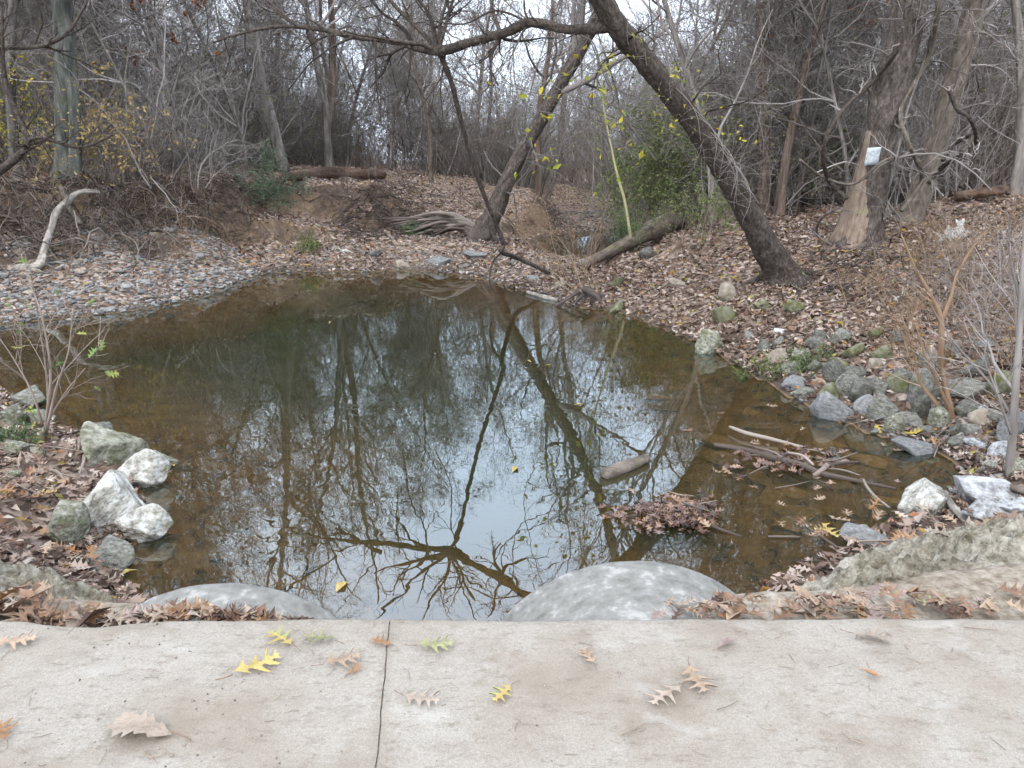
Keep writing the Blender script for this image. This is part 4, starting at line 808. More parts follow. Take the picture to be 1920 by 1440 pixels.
# stones along the right waterline
p = np.array([atZ(a, b, .05)[:2] for a, b in zip(rng.uniform(1330, 1880, 900), rng.uniform(640, 960, 900))]); d = sdf(POND, p[:, 0], p[:, 1]); p = p[(d > -.25) & (d < 1.0)]
V, F_, T = pebbles(np.column_stack([p, H(p[:, 0], p[:, 1])+.01]), rng.uniform(.03, .11, len(p))); g.add(V, F_, T)
tag(g.build('gravel', M['gravel_attr'], smooth=False), 'loose grey gravel of the creek bars', 'gravel', kind='stuff')

# ================================================================== ROCKS
def ico(sub):
    V = ICO_V; F_ = ICO_F
    for _ in range(sub):
        e = {}; V = list(V); nf = []
        def mid(a, b):
            k = (min(a, b), max(a, b))
            if k not in e: e[k] = len(V); V.append(unit(V[a]+V[b]))
            return e[k]
        for a, b, c in F_:
            ab, bc, ca = mid(a, b), mid(b, c), mid(c, a); nf += [(a, ab, ca), (b, bc, ab), (c, ca, bc), (ab, bc, ca)]
        V = np.array(V); F_ = np.array(nf)
    return V, F_
ICO = {s: ico(s) for s in (1, 2, 3, 4)}
def rock_shape(sub, planes, soft, nz_amp, fr=2.2):
    D, F_ = ICO[sub]; N_ = unit(rng.normal(size=(planes, 3))); dist = rng.uniform(.42, .78, planes)
    dot = D@N_.T; r = np.where(dot > .05, dist[None]/np.maximum(dot, .05), 9.); r = np.minimum(-np.log(np.exp(-r*soft).sum(1)+np.exp(-1.15*soft))/soft, 1.2)
    V = D*r[:, None]; V = V*(1+nz_amp*fbm(D*fr+rng.uniform(0, 50), 4)[:, None])
    lo, hi_ = V.min(0), V.max(0); return (V-(lo+hi_)/2)/(hi_-lo), F_
def rock_proto(sub, planes, soft, nz, sm=True):
    V, F_ = rock_shape(sub, planes, soft, nz); me_o = mk('rock', V, [F_], M['slate'], smooth=sm); me = me_o.data; bpy.data.objects.remove(me_o); return me
ROCKS = [rock_proto(3, 16, 160, .035, False) for _ in range(10)]; BOULD = [rock_proto(4, 12, 60, .09) for _ in range(6)]; PEB = [rock_proto(1, 6, 20, .05) for _ in range(6)]
def rock(me, name, p, dims, rz, mat_, label, cat_, grp=None, tx=0, ty=0):
    o = bpy.data.objects.new(name, me); COL.objects.link(o); o.location = tuple(p); o.scale = tuple(dims); o.rotation_euler = (tx, ty, rz)
    o.material_slots[0].link = 'OBJECT'; o.material_slots[0].material = M[mat_]; return tag(o, label, cat_, grp)
def put_rock(px, py, w, h, mat_, label, grp=None, boulder=False, wet=False, dfac=.85, tilt=.24):
    p = hit(px, py-h*.25); p0 = p
    if wet or p[2] < 0: p0 = atZ(px, py-h*.15, 0); p = np.array([p0[0], p0[1], 0])
    W_ = pxsize(w, p); hh = pxsize(h, p)*1.15; gz = max(p[2], -.0) if not wet else 0
    me = (BOULD if boulder else ROCKS)[rng.integers(0, 6 if boulder else 10)]
    c = np.array([p[0], p[1]+W_*.25*dfac, gz+hh*(.32 if boulder else .2)])
    if wet: c[2] = hh*.28
    return rock(me, 'boulder' if boulder else 'rock', c, (W_*1.06, W_*dfac, hh*(1.35 if boulder else 1.5)), rng.uniform(-.5, .5) if w/h > 1.7 else rng.uniform(-.35, .35), mat_, label, 'boulder' if boulder else 'rock', grp, rng.normal(0, tilt), rng.normal(0, tilt))
# boulders by the crossing, each with a label of its own
for a in ((180, 828, 56, 30, 'slate', 'small brown grey boulder in the water behind the green ribbed boulder', True), (207, 908, 106, 92, 'limestone_green', 'large greenish ribbed boulder leaning in the water by the leafy bank', True),
          (268, 920, 88, 62, 'limestone', 'white topped pointed boulder in front of the green ribbed one', True), (300, 884, 54, 24, 'limestone_green', 'low tan boulder barely above water beside the pointed white one', True),
          (205, 1024, 124, 104, 'limestone', 'biggest white boulder with a dark crack beside the crossing', True), (266, 1022, 92, 58, 'limestone', 'slanted white boulder dipping into water against the biggest white one', True),
          (118, 1046, 80, 66, 'limestone_green', 'blocky mossy boulder with flat pale top by the tan rubble', False), (205, 1080, 74, 54, 'slate', 'dark mossy boulder at the foot of the tan rubble', True),
          (1740, 985, 98, 60, 'limestone', 'rounded yellowish white boulder at the shallow end of the pond', True), (1858, 968, 120, 52, 'whitestone', 'large bluish white boulder under the driftwood stick', False),
          (1862, 992, 76, 44, 'whitestone', 'small bright white boulder in front of the bluish one', False), (1912, 980, 60, 30, 'whitestone', 'flat white stone edge behind the leaves on the rubble', False), (52, 768, 66, 34, 'slate', 'dark flat boulder by the water behind the multi stemmed sapling', True)):
    put_rock(*a[:5], a[5], boulder=True, wet=a[6])
RB = 'mossy boulder standing alone in the leaves '
for a in ((1360, 614, 42, 28, 'mossrock', RB+'near the white litter scrap'), (1493, 540, 42, 36, 'mossrock', RB+'at the foot of the dark leaning tree'), (1330, 666, 48, 36, 'limestone_green', 'rough pitted boulder sitting at the waterline below the dark mud'),
          (1368, 568, 42, 26, 'tanstone', 'split tan rock among the leaves below the dark leaning tree'), (1155, 586, 38, 11, 'mossrock', 'flat pale green rock slab at the water edge by the stump'), (1155, 546, 26, 20, 'mossrock', 'round mossy rock among leaves behind the stump'),
          (1720, 852, 80, 18, 'slate_blue', 'long flat blue grey slab awash in the shallows'), (1820, 748, 90, 24, 'slate', 'long thin dark slab lying among leaves behind the orange sapling'), (1733, 772, 54, 62, 'slate', 'tall greenish slab standing behind the orange stemmed sapling'),
          (1563, 790, 70, 36, 'slate_blue', 'broad blue grey slab cracked across its top at the waterline'), (1620, 1020, 42, 20, 'limestone_green', 'small mossy stone at the edge of the olive rubble'), (1628, 1036, 84, 24, 'slate_blue', 'blue grey slab at the edge of the olive rubble')):
    put_rock(*a, wet=a[1] in (852, 790, 666, 586))
PILE = [(1433, 579, 32, 14, 'mossrock'), (1490, 589, 34, 18, 'mossrock'), (1432, 665, 34, 20, 'slate'), (1462, 688, 48, 24, 'tanstone'), (1528, 666, 32, 24, 'slate'), (1578, 652, 42, 26, 'slate'), (1600, 676, 42, 22, 'mossrock'), (1657, 676, 42, 22, 'mossrock'), (1570, 720, 54, 28, 'slate'),
        (1487, 706, 46, 22, 'slate'), (1493, 734, 52, 18, 'slate_blue'), (1557, 760, 42, 32, 'mossrock'), (1592, 753, 46, 40, 'slate'), (1617, 760, 54, 42, 'slate'), (1652, 750, 42, 30, 'slate'), (1683, 746, 40, 34, 'mossrock'), (1627, 785, 44, 32, 'slate_blue'), (1663, 800, 64, 42, 'slate'), (1680, 824, 42, 36, 'limestone_green'),
        (1708, 812, 48, 26, 'slate'), (1722, 792, 36, 36, 'slate'), (1767, 812, 50, 36, 'limestone_green'), (1820, 786, 48, 26, 'slate'), (1837, 712, 58, 30, 'slate'), (1885, 748, 56, 36, 'mossrock'), (1847, 810, 50, 28, 'tanstone'), (1843, 790, 22, 20, 'whitestone'), (1870, 799, 40, 18, 'slate'), (1898, 828, 58, 44, 'slate_blue'), (1830, 848, 40, 16, 'whitestone'),
        (1884, 872, 54, 28, 'whitestone'), (1858, 892, 34, 20, 'limestone'), (1910, 900, 40, 30, 'limestone_green'), (1640, 640, 34, 16, 'mossrock'), (1540, 640, 30, 14, 'slate'), (1690, 650, 38, 18, 'slate'), (1750, 700, 44, 30, 'slate'), (1700, 720, 40, 24, 'slate'), (1790, 665, 40, 20, 'slate'), (1850, 660, 36, 18, 'slate_blue'), (1800, 845, 40, 16, 'slate'), (1790, 822, 34, 18, 'slate'),
        (1530, 700, 34, 18, 'slate'), (1605, 720, 38, 20, 'slate'), (1640, 700, 30, 18, 'tanstone'), (1460, 655, 26, 14, 'slate'), (1500, 680, 40, 18, 'limestone_green'), (1405, 640, 24, 12, 'slate'), (1745, 760, 36, 24, 'slate'), (1780, 775, 30, 20, 'slate'), (1510, 748, 36, 16, 'slate'), (1580, 700, 36, 20, 'mossrock'), (1735, 820, 30, 16, 'slate'), (1825, 825, 36, 20, 'slate')]
PLAB = {'mossrock': 'moss covered angular rock in the rock pile on the leafy bank', 'slate': 'dark grey green angular rock in the rock pile by the shallows', 'slate_blue': 'blue grey angular rock in the rock pile by the shallows', 'tanstone': 'tan angular rock in the rock pile by the shallows', 'limestone_green': 'pale greenish rock in the rock pile by the shallows', 'whitestone': 'small whitish rock among the leaves past the rock pile', 'limestone': 'small cream rock beside the grey sapling past the rock pile'}
for a in PILE: put_rock(*a, PLAB[a[4]], 'rocks piled along the shallows')
for a in ((1270, 541, 34, 11, 'tanstone'), (1213, 491, 28, 20, 'slate'), (1050, 541, 30, 11, 'tanstone'), (755, 506, 28, 13, 'tanstone'), (815, 499, 54, 12, 'slate_blue'), (893, 486, 42, 9, 'slate_blue'), (845, 466, 22, 7, 'tanstone'), (650, 478, 26, 8, 'limestone'), (700, 484, 30, 8, 'slate_blue'), (625, 472, 14, 8, 'limestone'), (960, 500, 26, 8, 'slate'), (1000, 530, 30, 9, 'slate_blue'), (870, 505, 24, 8, 'slate'), (1090, 500, 26, 9, 'slate_blue')):
    put_rock(*a, {'tanstone': 'tan stone lying on the creek beach', 'slate': 'dark stone lying on the creek beach', 'slate_blue': 'flat blue grey stone lying on the creek beach', 'limestone': 'pale stone lying on the far creek beach'}[a[4]], 'stones on the creek beach')
for a in ((30, 858, 44, 20), (66, 862, 30, 16), (14, 812, 44, 40), (62, 806, 54, 26), (20, 905, 30, 16)):
    put_rock(*a, 'limestone_green', 'pale greenish stone among leaves beside the multi stemmed sapling', 'stones in the leaves by the sapling')
# gravel bar: the larger stones one by one
p = in_poly(GRAV, 230); p = p[np.argsort(p[:, 1])]
for q in p:
    s = rng.uniform(.11, .24); rock(PEB[rng.integers(0, 6)], 'gravel_stone', (q[0], q[1], h1(*q)+s*.12), (s, s*rng.uniform(.6, .9), s*rng.uniform(.35, .6)), rng.uniform(0, 6.28), rng.choice(['gravel', 'gravel', 'gravel', 'slate_blue', 'tanstone']), 'angular grey stone on the gravel bar below the eroded bank', 'stone', 'stones of the gravel bar', rng.normal(0, .2), rng.normal(0, .2))
# flat stones lying on the bed of the shallows
for _ in range(46):
    px, py = rng.uniform(1230, 1740), rng.uniform(735, 1010); q = atZ(px, py, -.1)
    if sdf(POND, q[:1], q[1:2])[0] > -.12: continue
    s = rng.uniform(.22, .5); z = h1(q[0], q[1])
    rock(ROCKS[rng.integers(0, 8)], 'sunken_stone', (q[0], q[1], min(z+.02, -.062)), (s, s*rng.uniform(.5, .8), .07), rng.uniform(0, 6.28), 'bedstone', 'flat brown stone lying under the shallow brown water', 'stone', 'flat stones under the shallow water', rng.normal(0, .06), rng.normal(0, .06))

# ================================================================== LOGS, STICKS, ROOTS
def gp(px, Y, py=330):
    x = atY(px, py, Y)[0]; return np.array([x, Y, h1(x, Y)])
def log(name, label, pts, mat_, cat_='log', s=22, amp=.3, fr=9, loc=None, extra=None, part='stem'):
    P, R = limb(pts, 5); g = Geo(); solid(g, P, R, s, amp, fr)
    o = g.build(name, M[mat_], loc=None, org=P[0]); o.location = tuple(P[0]); return tag(o, label, cat_)
def gY(px, py): return hit(px, py)[1]
log('fallen_log', 'split grey log sloping down the bank through green brush', [(1270, 412, gY(1270, 430), 38), (1230, 427, gY(1235, 450), 36), (1190, 448, gY(1190, 470), 26), (1140, 474, gY(1140, 492), 20), (1096, 496, gY(1096, 508), 15)], 'log_wood')
log('fallen_log', 'rotting reddish log lying along the crest of the eroded bank', [(525, 336, gY(525, 346), 12), (560, 328, gY(560, 340), 18), (620, 324, gY(620, 338), 22), (680, 326, gY(680, 338), 18), (722, 328, gY(722, 338), 13)], 'log_rust')
log('fallen_log', 'reddish log lying in the leaves behind the tan trunk', [(1790, 368, gY(1800, 378), 20), (1830, 364, gY(1835, 376), 19), (1880, 356, gY(1880, 368), 17), (1930, 350, gY(1930, 362), 15)], 'log_rust')
log('dead_branch', 'bleached white dead branch propped against the eroded bank', [(186, 360, gY(186, 380)-.5, 7), (152, 360, gY(150, 380)-.6, 10), (128, 376, gY(130, 420)-.5, 12), (106, 398, gY(106, 440)-.4, 14), (97, 425, gY(97, 460)-.3, 12), (82, 470, gY(82, 490)-.2, 13), (72, 498, gY(72, 505)-.1, 15), (30, 503, gY(30, 508)-.1, 16)], 'dead_wood', 'branch', 9)
log('dead_branch', 'brown dead branch crossing behind the bleached white one', [(112, 350, gY(112, 370)-.4, 9), (128, 385, gY(128, 410)-.4, 10), (150, 420, gY(150, 440)-.3, 9)], 'bark_tan', 'branch', 8)
log('driftwood', 'dark floating log chunk on the reflected sky', [(1132, 890, atZ(1132, 892, .02)[1], 22), (1170, 876, atZ(1170, 878, .02)[1], 26), (1212, 860, atZ(1212, 862, .02)[1], 20)], 'log_wood', 'log', 10)
log('driftwood', 'pale grey driftwood piece floating by the beach', [(990, 548, atZ(990, 549, .02)[1], 7), (1015, 556, atZ(1015, 556, .02)[1], 10), (1045, 563, atZ(1045, 563, .02)[1], 6)], 'dead_wood', 'log', 9)
log('driftwood_stick', 'curved brown stick resting across the bluish white boulder', [(1830, 903, hit(1830, 925)[1], 14), (1870, 908, hit(1870, 940)[1], 15), (1930, 924, hit(1920, 950)[1], 17)], 'bark_tan', 'stick', 9)
log('driftwood_stick', 'pale brown stick leaning beside the rounded yellowish boulder', [(1772, 925, hit(1772, 950)[1], 10), (1785, 948, hit(1785, 968)[1], 13), (1812, 978, hit(1812, 985)[1], 10)], 'dead_wood', 'stick', 9)
def wst(name, label, pts, tone, g_=None):
    P = np.array([atZ(a, b, z) for a, b, z, w in pts]); R = np.array([pxsize(w, q)/2 for (a, b, z, w), q in zip(pts, P)]); c = cat(np.hstack([P, R[:, None]]), 4); g = Geo()
    solid(g, c[:, :3], np.maximum(c[:, 3], .003), 7, .14, 12, tone); o = g.build(name, M['stick'], org=P[0]); o.location = tuple(P[0]); return tag(o, label, 'stick', g_)
wst('driftwood_stick', 'pale peeled stick rising from the shallows by the tangle', [(1368, 800, .05, 5), (1400, 812, .05, 8), (1450, 824, .04, 7), (1510, 840, .0, 5)], .95)
wst('driftwood_stick', 'long dark branch forming the spine of the floating tangle', [(1340, 834, .03, 9), (1390, 842, .03, 10), (1440, 856, .04, 13), (1500, 872, .03, 13), (1540, 888, .02, 12), (1590, 898, .02, 9), (1640, 908, .01, 7), (1680, 916, .0, 5)], .2)
wst('driftwood_stick', 'thin greenish stick crossing over the floating tangle', [(1415, 838, .05, 4), (1455, 850, .06, 5), (1485, 878, .02, 3)], .55)
wst('driftwood_stick', 'short pale curved stick on the floating tangle', [(1475, 848, .05, 4), (1505, 855, .05, 6), (1525, 872, .03, 4)], .9)
wst('driftwood_stick', 'stubby grey stick poking up from the floating tangle', [(1526, 892, .02, 8), (1545, 878, .06, 10), (1552, 870, .1, 9)], .7)
wst('driftwood_stick', 'dark side stick past the stubby grey one', [(1550, 872, .02, 7), (1580, 868, .03, 6), (1610, 866, .01, 4)], .15)
wst('driftwood_stick', 'bent pale stick hooked over the end of the long dark branch', [(1618, 898, .1, 5), (1625, 912, .05, 6), (1640, 930, .02, 5), (1668, 952, .0, 4)], .75)
wst('driftwood_stick', 'dark half sunk stick running through the leaf raft', [(1300, 968, .03, 6), (1345, 990, .02, 7), (1390, 1006, .0, 5)], .15)
wst('driftwood_stick', 'thin twig standing out of the leaf raft', [(1262, 930, .02, 4), (1290, 945, .06, 3.5), (1330, 958, .1, 3)], .6)
wst('driftwood_stick', 'thin stick floating between leaf raft and olive rubble', [(1440, 1006, .01, 5), (1480, 1006, .015, 5), (1500, 1007, .01, 4)], .4)
wst('driftwood_stick', 'slanted sunken stick before the small mossy stone', [(1490, 975, -.02, 4), (1530, 1000, .0, 6), (1575, 1030, .02, 5)], .3)
for k in range(16):
    px, py = (rng.uniform(1400, 1600), rng.uniform(840, 915)) if k < 8 else (rng.uniform(1200, 1330), rng.uniform(915, 995)); dx, dy = rng.uniform(20, 50)*rng.choice([-1, 1]), rng.uniform(-14, 14)
    wst('driftwood_stick', 'thin twig caught in the floating tangle of the shallows' if k < 8 else 'thin twig caught in the floating leaf raft', [(px-dx, py-dy, .01, 3), (px, py+rng.uniform(-5, 5), .04, 3), (px+dx, py+dy, .02, 2)], rng.random(), 'twigs of the floating tangle' if k < 8 else 'twigs of the leaf raft')
for (a, b, c, d, lab) in ((150, 832, 142, 880, 'weathered stick wedged behind the green ribbed boulder'), (160, 865, 150, 905, 'broken grey stick lying against the green ribbed boulder'), (95, 895, 125, 918, 'stubby grey stick in the leaves by the green ribbed boulder'), (128, 975, 170, 1002, 'thin stick between the blocky boulder and the biggest white one')):
    p, q = hit(a, b), hit(c, d); P = cat([p+[0, 0, .05], (p+q)/2+[.02, 0, .07], q+[0, 0, .04]], 3); g = Geo(); solid(g, P, np.linspace(.016, .007, len(P)), 8, .3, 14, .7); o = g.build('driftwood_stick', M['stick'], org=p); o.location = tuple(p); tag(o, lab, 'stick')

# roots and dead brush hanging over the eroded bank
def strands(n, rect, L0, L1, r0, r1, sd, down=1.0, lift=.25):
    px = rng.uniform(rect[0], rect[2], n); py = rng.uniform(rect[1], rect[3], n); out = []; rr = []
    B = np.array([hit(a, b) for a, b in zip(px[:60], py[:60])]); idx = rng.integers(0, len(B), n); B = B[idx]+np.column_stack([rng.normal(0, .35, n), rng.normal(0, .25, n), np.zeros(n)])
    B[:, 2] = H(B[:, 0], B[:, 1]); k = 8; L = rng.uniform(L0, L1, n)[:, None]; p = B+np.array([0, 0, .05]); d = unit(np.stack([rng.normal(0, 1, n), -rng.uniform(.1, .9, n)*down, rng.normal(.15, .35, n)], -1)); P = [p]
    for j in range(k-1):
        d = unit(d+rng.normal(0, .28, d.shape)+np.array([0, -.06*down, -.2])); p = p+d*L/(k-1); p[:, 2] = np.maximum(p[:, 2], H(p[:, 0], p[:, 1])+.02); P.append(p)
    return np.stack(P, 1), rng.uniform(r0, r1, n)[:, None]*np.linspace(1, .35, k)[None]
g = Geo()
for n, rect, L0, L1, r0, r1, tr in ((420, (-60, 335, 250, 470), .5, 1.7, .006, .02, (.1, 1)), (520, (200, 335, 470, 420), .4, 1.3, .005, .013, (.05, .6)), (90, (-60, 345, 260, 480), 1.2, 2.4, .014, .032, (.3, 1)), (380, (640, 350, 790, 440), .5, 1.5, .006, .014, (0, .6)), (120, (760, 350, 900, 420), .6, 1.6, .008, .02, (.3, .9)), (140, (1480, 470, 1760, 560), .4, 1.2, .006, .018, (.1, .7))):
    P, R = strands(n, rect, L0, L1, r0, r1, 0); V, Q = tubes(P, R, 3); g.add(V, Q, np.repeat(rng.uniform(*tr, n), 24))
tag(g.build('exposed_roots', M['root']), 'tangled exposed roots and dead brush hanging over the eroded banks', 'roots', kind='stuff')

# ================================================================== SHRUBS, SAPLINGS, VINES, LEAFY PLANTS
def shrub(name, label, px, py, nst, hgt, rad, tw='twig_tan', leaf=None, lean=(0, 0), k1=5, k2=4, r=(.004, .011), arch=.1, base=None, grp=None, cat_='shrub', wid=.4):
    b0 = hit(px, py) if base is None else np.array(base); root = empty(name, b0, label, cat_, grp); g = Geo()
    a = rng.uniform(0, 6.28, nst); rr = rad*np.sqrt(rng.random(nst)); st = np.stack([rr*np.cos(a), rr*np.sin(a), np.zeros(nst)], -1); st[:, 2] = H(b0[0]+st[:, 0], b0[1]+st[:, 1])-b0[2]-.04
    d = unit(np.stack([rng.normal(lean[0], wid, nst), rng.normal(lean[1], wid, nst), np.ones(nst)], -1)); L = hgt*rng.uniform(.5, 1.1, nst)[:, None]; k = 8; P = [st]; p = st
    for j in range(k-1):
        d = unit(d+rng.normal(0, .1, d.shape)+np.array([0, 0, .03-arch*j/k])); p = p+d*L/(k-1); P.append(p)
    P1 = np.stack(P, 1); R1 = rng.uniform(*r, nst)[:, None]*np.linspace(1, .4, k)[None]
    P2, R2 = grow(P1, R1, k1, .2, 1, hgt*.38, .6, 6, up=.02, wig=.18, rr=.6, rmin=.003); P3, R3 = grow(P2, R2, k2, .2, 1, hgt*.17, .7, 3, wig=.25, rr=.7, rmin=.0022)
    for (Pp, Rr, s) in ((P1, R1, 4), (P2, R2, 3), (P3, R3, 3)):
        V, Q = tubes(Pp, Rr, s); g.add(V, Q, np.repeat(rng.random(len(Pp)), Pp.shape[1]*s))
    g.build('stem', M[tw], root)
    if leaf:
        lm, nl, sz, kd = leaf; i = rng.integers(0, len(P3), nl); j = rng.integers(0, 3, nl)
        V, Q, T = leaves(P3[i, j]+rng.normal(0, sz*.5, (nl, 3)), rng.uniform(sz*.7, sz*1.3, nl), kd, tilt=1.0); o = Geo().add(V, Q, T).build('foliage', M[lm], root); o['kind'] = 'stuff'
    return root
shrub('evergreen_bush', 'loose green leafy bush rising behind the split grey log', 1238, 425, 50, 3.5, .8, 'twig_brown', ('foliage_green', 11000, .085, 'simple'), k1=6, k2=5)
shrub('evergreen_bush', 'low green leafy bush around the upper end of the split grey log', 1305, 432, 30, 1.3, .9, 'twig_brown', ('foliage_green', 2200, .055, 'simple'))
shrub('grass_tuft', 'fine green tuft growing against the split grey log', 1182, 470, 44, 1.0, .25, 'foliage_cedar', ('foliage_green', 700, .05, 'simple'), wid=.25, cat_='plant')
shrub('evergreen_bush', 'tall green vine covered shrub behind the shaggy tree', 1365, 385, 40, 4.2, .9, 'twig_brown', ('foliage_green', 4200, .075, 'simple'), k1=6, k2=5)
shrub('cedar_bush', 'drooping blue green cedar hanging down the eroded bank', 500, 372, 34, 1.5, .5, 'twig_brown', ('foliage_cedar', 5200, .055, 'simple'), lean=(.3, -.9), arch=.45)
shrub('yellow_shrub', 'shrub with golden yellow leaves beside the twin trunk tree', 0, 0, 26, 2.6, .5, 'twig_brown', ('foliage_yellow', 1200, .085, 'simple'), lean=(.25, -.15), arch=.25, wid=.45, base=gp(205, 19.3))
shrub('yellow_shrub', 'taller shrub with yellow green leaves behind the twin trunk tree', 0, 0, 26, 3.9, .6, 'twig_brown', ('foliage_lemon', 1300, .09, 'simple'), arch=.15, wid=.35, base=gp(80, 20.2))
shrub('small_plant', 'small bright green tuft at the foot of the eroded bank', 580, 472, 30, .5, .3, 'foliage_green', ('foliage_green', 260, .06, 'simple'), cat_='plant')
shrub('small_plant', 'little green plant below the washed out roots', 770, 442, 22, .45, .25, 'foliage_green', ('foliage_cedar', 240, .06, 'simple'), cat_='plant')
shrub('small_plant', 'low dark green plant beside the multi stemmed sapling', 40, 835, 16, .22, .15, 'foliage_green', ('foliage_cedar', 160, .035, 'simple'), cat_='plant')
shrub('small_plant', 'creeping green weed between rocks at the waterline', 1440, 700, 24, .3, .35, 'foliage_green', ('foliage_green', 420, .025, 'simple'), cat_='plant', arch=.5)
shrub('small_plant', 'green weed on the stones above the waterline', 1520, 690, 20, .3, .3, 'foliage_green', ('foliage_cedar', 300, .03, 'simple'), cat_='plant', arch=.4)
# tan shrub on a root stump at the water edge
sb = hit(1118, 566)
st_ = empty('root_stump', sb, 'hollow root stump overhanging the water under a tan shrub', 'stump'); g = Geo()
for pts in ([(1092, 540, 0, 15), (1108, 548, -.05, 15), (1122, 560, -.1, 12), (1134, 580, -.15, 8)], [(1096, 545, .05, 12), (1112, 560, 0, 9), (1118, 578, -.05, 6)], [(1088, 548, .1, 10), (1094, 562, .05, 7), (1092, 577, 0, 4)], [(1085, 545, .05, 12), (1070, 556, 0, 9), (1055, 566, -.05, 8), (1040, 574, -.05, 5)], [(1100, 548, .1, 16), (1085, 560, .05, 9), (1075, 572, 0, 6)], [(1110, 552, .1, 14), (1150, 560, .2, 9), (1180, 566, .2, 5)]):
    c, r_ = limb([(a, b, sb[1]+d, w) for a, b, d, w in pts], 5); solid(g, *fine(c, r_*.8, 3), 16, .4, 22, .42)
g.build('root', M['root'], st_, org=sb)
for (px, py, n, h, ln, lab) in ((1100, 548, 16, 2.3, (-.45, 0), 'bare tan shrub fanning out from the root stump'), (1060, 530, 12, 1.9, (-.2, .1), 'second bare tan shrub on the beach behind the stump'), (1095, 520, 12, 1.7, (.15, .1), 'bare pale shrub between the stump and the split log')):
    shrub('bare_shrub', lab, px, py, max(n//2, 6), h, .3, 'twig_tan', None, ln, 3, 3, (.004, .011), .06, wid=.5)
# brown brush on the bank beside the shallows
for i, (px, py, h, n) in enumerate(((1790, 600, 1.3, 18), (1860, 590, 1.5, 18), (1720, 580, 1.1, 14), (1915, 640, 1.5, 18), (1850, 680, 1.1, 14), (1700, 660, .9, 10), (1895, 530, 1.4, 16), (1790, 520, 1.2, 14), (1640, 570, .9, 10), (1940, 720, 1.4, 14), (1960, 560, 1.6, 14), (1760, 480, 1.1, 12))):
    shrub('bare_shrub', 'tangle of bare orange brown brush on the leafy bank', px, py, n, h, .4, 'twig_tan' if i % 3 else 'twig_grey', None, (-.25, -.1), 5, 4, (.003, .007), .18, grp='brown brush on the leafy bank', wid=.5)
for i, (px, Y, h, n) in enumerate(((20, 17.4, 1.3, 16), (90, 17.6, 1.1, 14), (180, 18.2, 1.2, 16), (250, 18.8, 1.3, 18), (310, 19.6, 1.4, 18), (360, 20.6, 1.3, 16), (410, 21.2, 1.2, 16), (450, 22.4, 1.3, 14), (330, 19.0, .9, 14), (270, 18.0, .9, 14), (60, 16.6, .9, 12), (210, 17.4, .8, 12), (380, 20.0, .8, 12), (650, 25.6, 1.0, 12), (720, 25.6, .9, 12), (140, 17.0, .9, 12))):
    shrub('bare_shrub', 'drooping bare brush hanging over the eroded bank', 0, 0, n, h, .5, 'twig_brown' if i % 4 else 'twig_tan', None, (.35, -.55), 4, 3, (.004, .01), .5, grp='brush over the eroded bank', wid=.55, base=gp(px, Y))
for (px, py, h, n) in ((430, 470, .8, 7), (350, 490, .9, 7), (320, 495, .7, 6), (610, 470, .9, 6), (235, 500, .7, 6), (540, 470, .9, 5)):
    shrub('bare_shrub', 'thin upright bare stems at the foot of the eroded bank', px, py, n, h, .25, 'twig_tan', None, (0, 0), 3, 2, (.003, .006), .02, grp='upright stems below the eroded bank', wid=.25)
# orange stemmed sapling, grey sapling, multi stemmed sapling
def sapling(name, label, stems, tw, spec, leaf=None, Y=None, base=None):
    b0 = base; root = empty(name, b0, label, 'sapling'); g = Geo(); tips = []
    for pts in stems:
        c, r_ = limb([(a, b, b0[1]+d, w) for a, b, d, w in pts], 5); solid(g, c, r_, 8, .06, 12, .5); tips += twigs(g, c, r_, spec)[-1:]
    g.build('stem', M[tw], root, org=b0)
    if leaf:
        pool = np.concatenate([t.reshape(-1, 3) for t in tips]); lm, nl, sz, kd, zmin = leaf; pool = pool[pool[:, 2] > zmin]; q = pool[rng.integers(0, len(pool), nl)]
        V, Q, T = leaves(q, rng.uniform(sz*.7, sz*1.3, nl), kd, tilt=.7); Geo().add(V, Q, T).build('foliage', M[lm], root, org=b0)['kind'] = 'stuff'
    return root
b0 = hit(1785, 790)
sapling('orange_sapling', 'orange brown forked sapling rising out of the rock pile', [[(1788, 795, 0, 15), (1775, 740, 0, 11), (1765, 680, 0, 11), (1764, 600, 0, 11), (1745, 555, 0, 8), (1715, 500, 0, 5), (1690, 440, 0, 3)], [(1766, 600, 0, 9), (1782, 560, .05, 6), (1800, 500, .1, 4), (1850, 430, .1, 2.5)],
         [(1780, 785, .05, 9), (1755, 755, .05, 8), (1725, 715, .1, 6), (1715, 670, .1, 4), (1690, 590, .1, 2.5)], [(1784, 780, 0, 7), (1768, 740, 0, 6), (1740, 680, 0, 4), (1712, 600, -.05, 2)], [(1786, 780, 0, 6), (1760, 720, -.05, 4), (1735, 640, -.1, 2.5)]], 'twig_tan', [(6, .25, 1, .5, .5, 6, .02, .12, 4), (4, .2, 1, .25, .6, 4, 0, .2, 3)], base=b0)
b0 = hit(1893, 895)
sapling('grey_sapling', 'slim grey brown sapling beside the bluish white boulder', [[(1892, 900, 0, 17), (1898, 820, 0, 15), (1905, 720, 0, 13), (1912, 620, 0, 11), (1918, 500, 0, 8), (1925, 380, .05, 6), (1935, 250, .1, 3)], [(1898, 820, 0, 6), (1870, 740, -.1, 4), (1840, 660, -.1, 2.5)]], 'twig_grey', [(9, .2, 1, .8, .6, 7, .02, .12, 4), (4, .2, 1, .35, .6, 4, 0, .2, 3)], base=b0)
b0 = hit(86, 828)
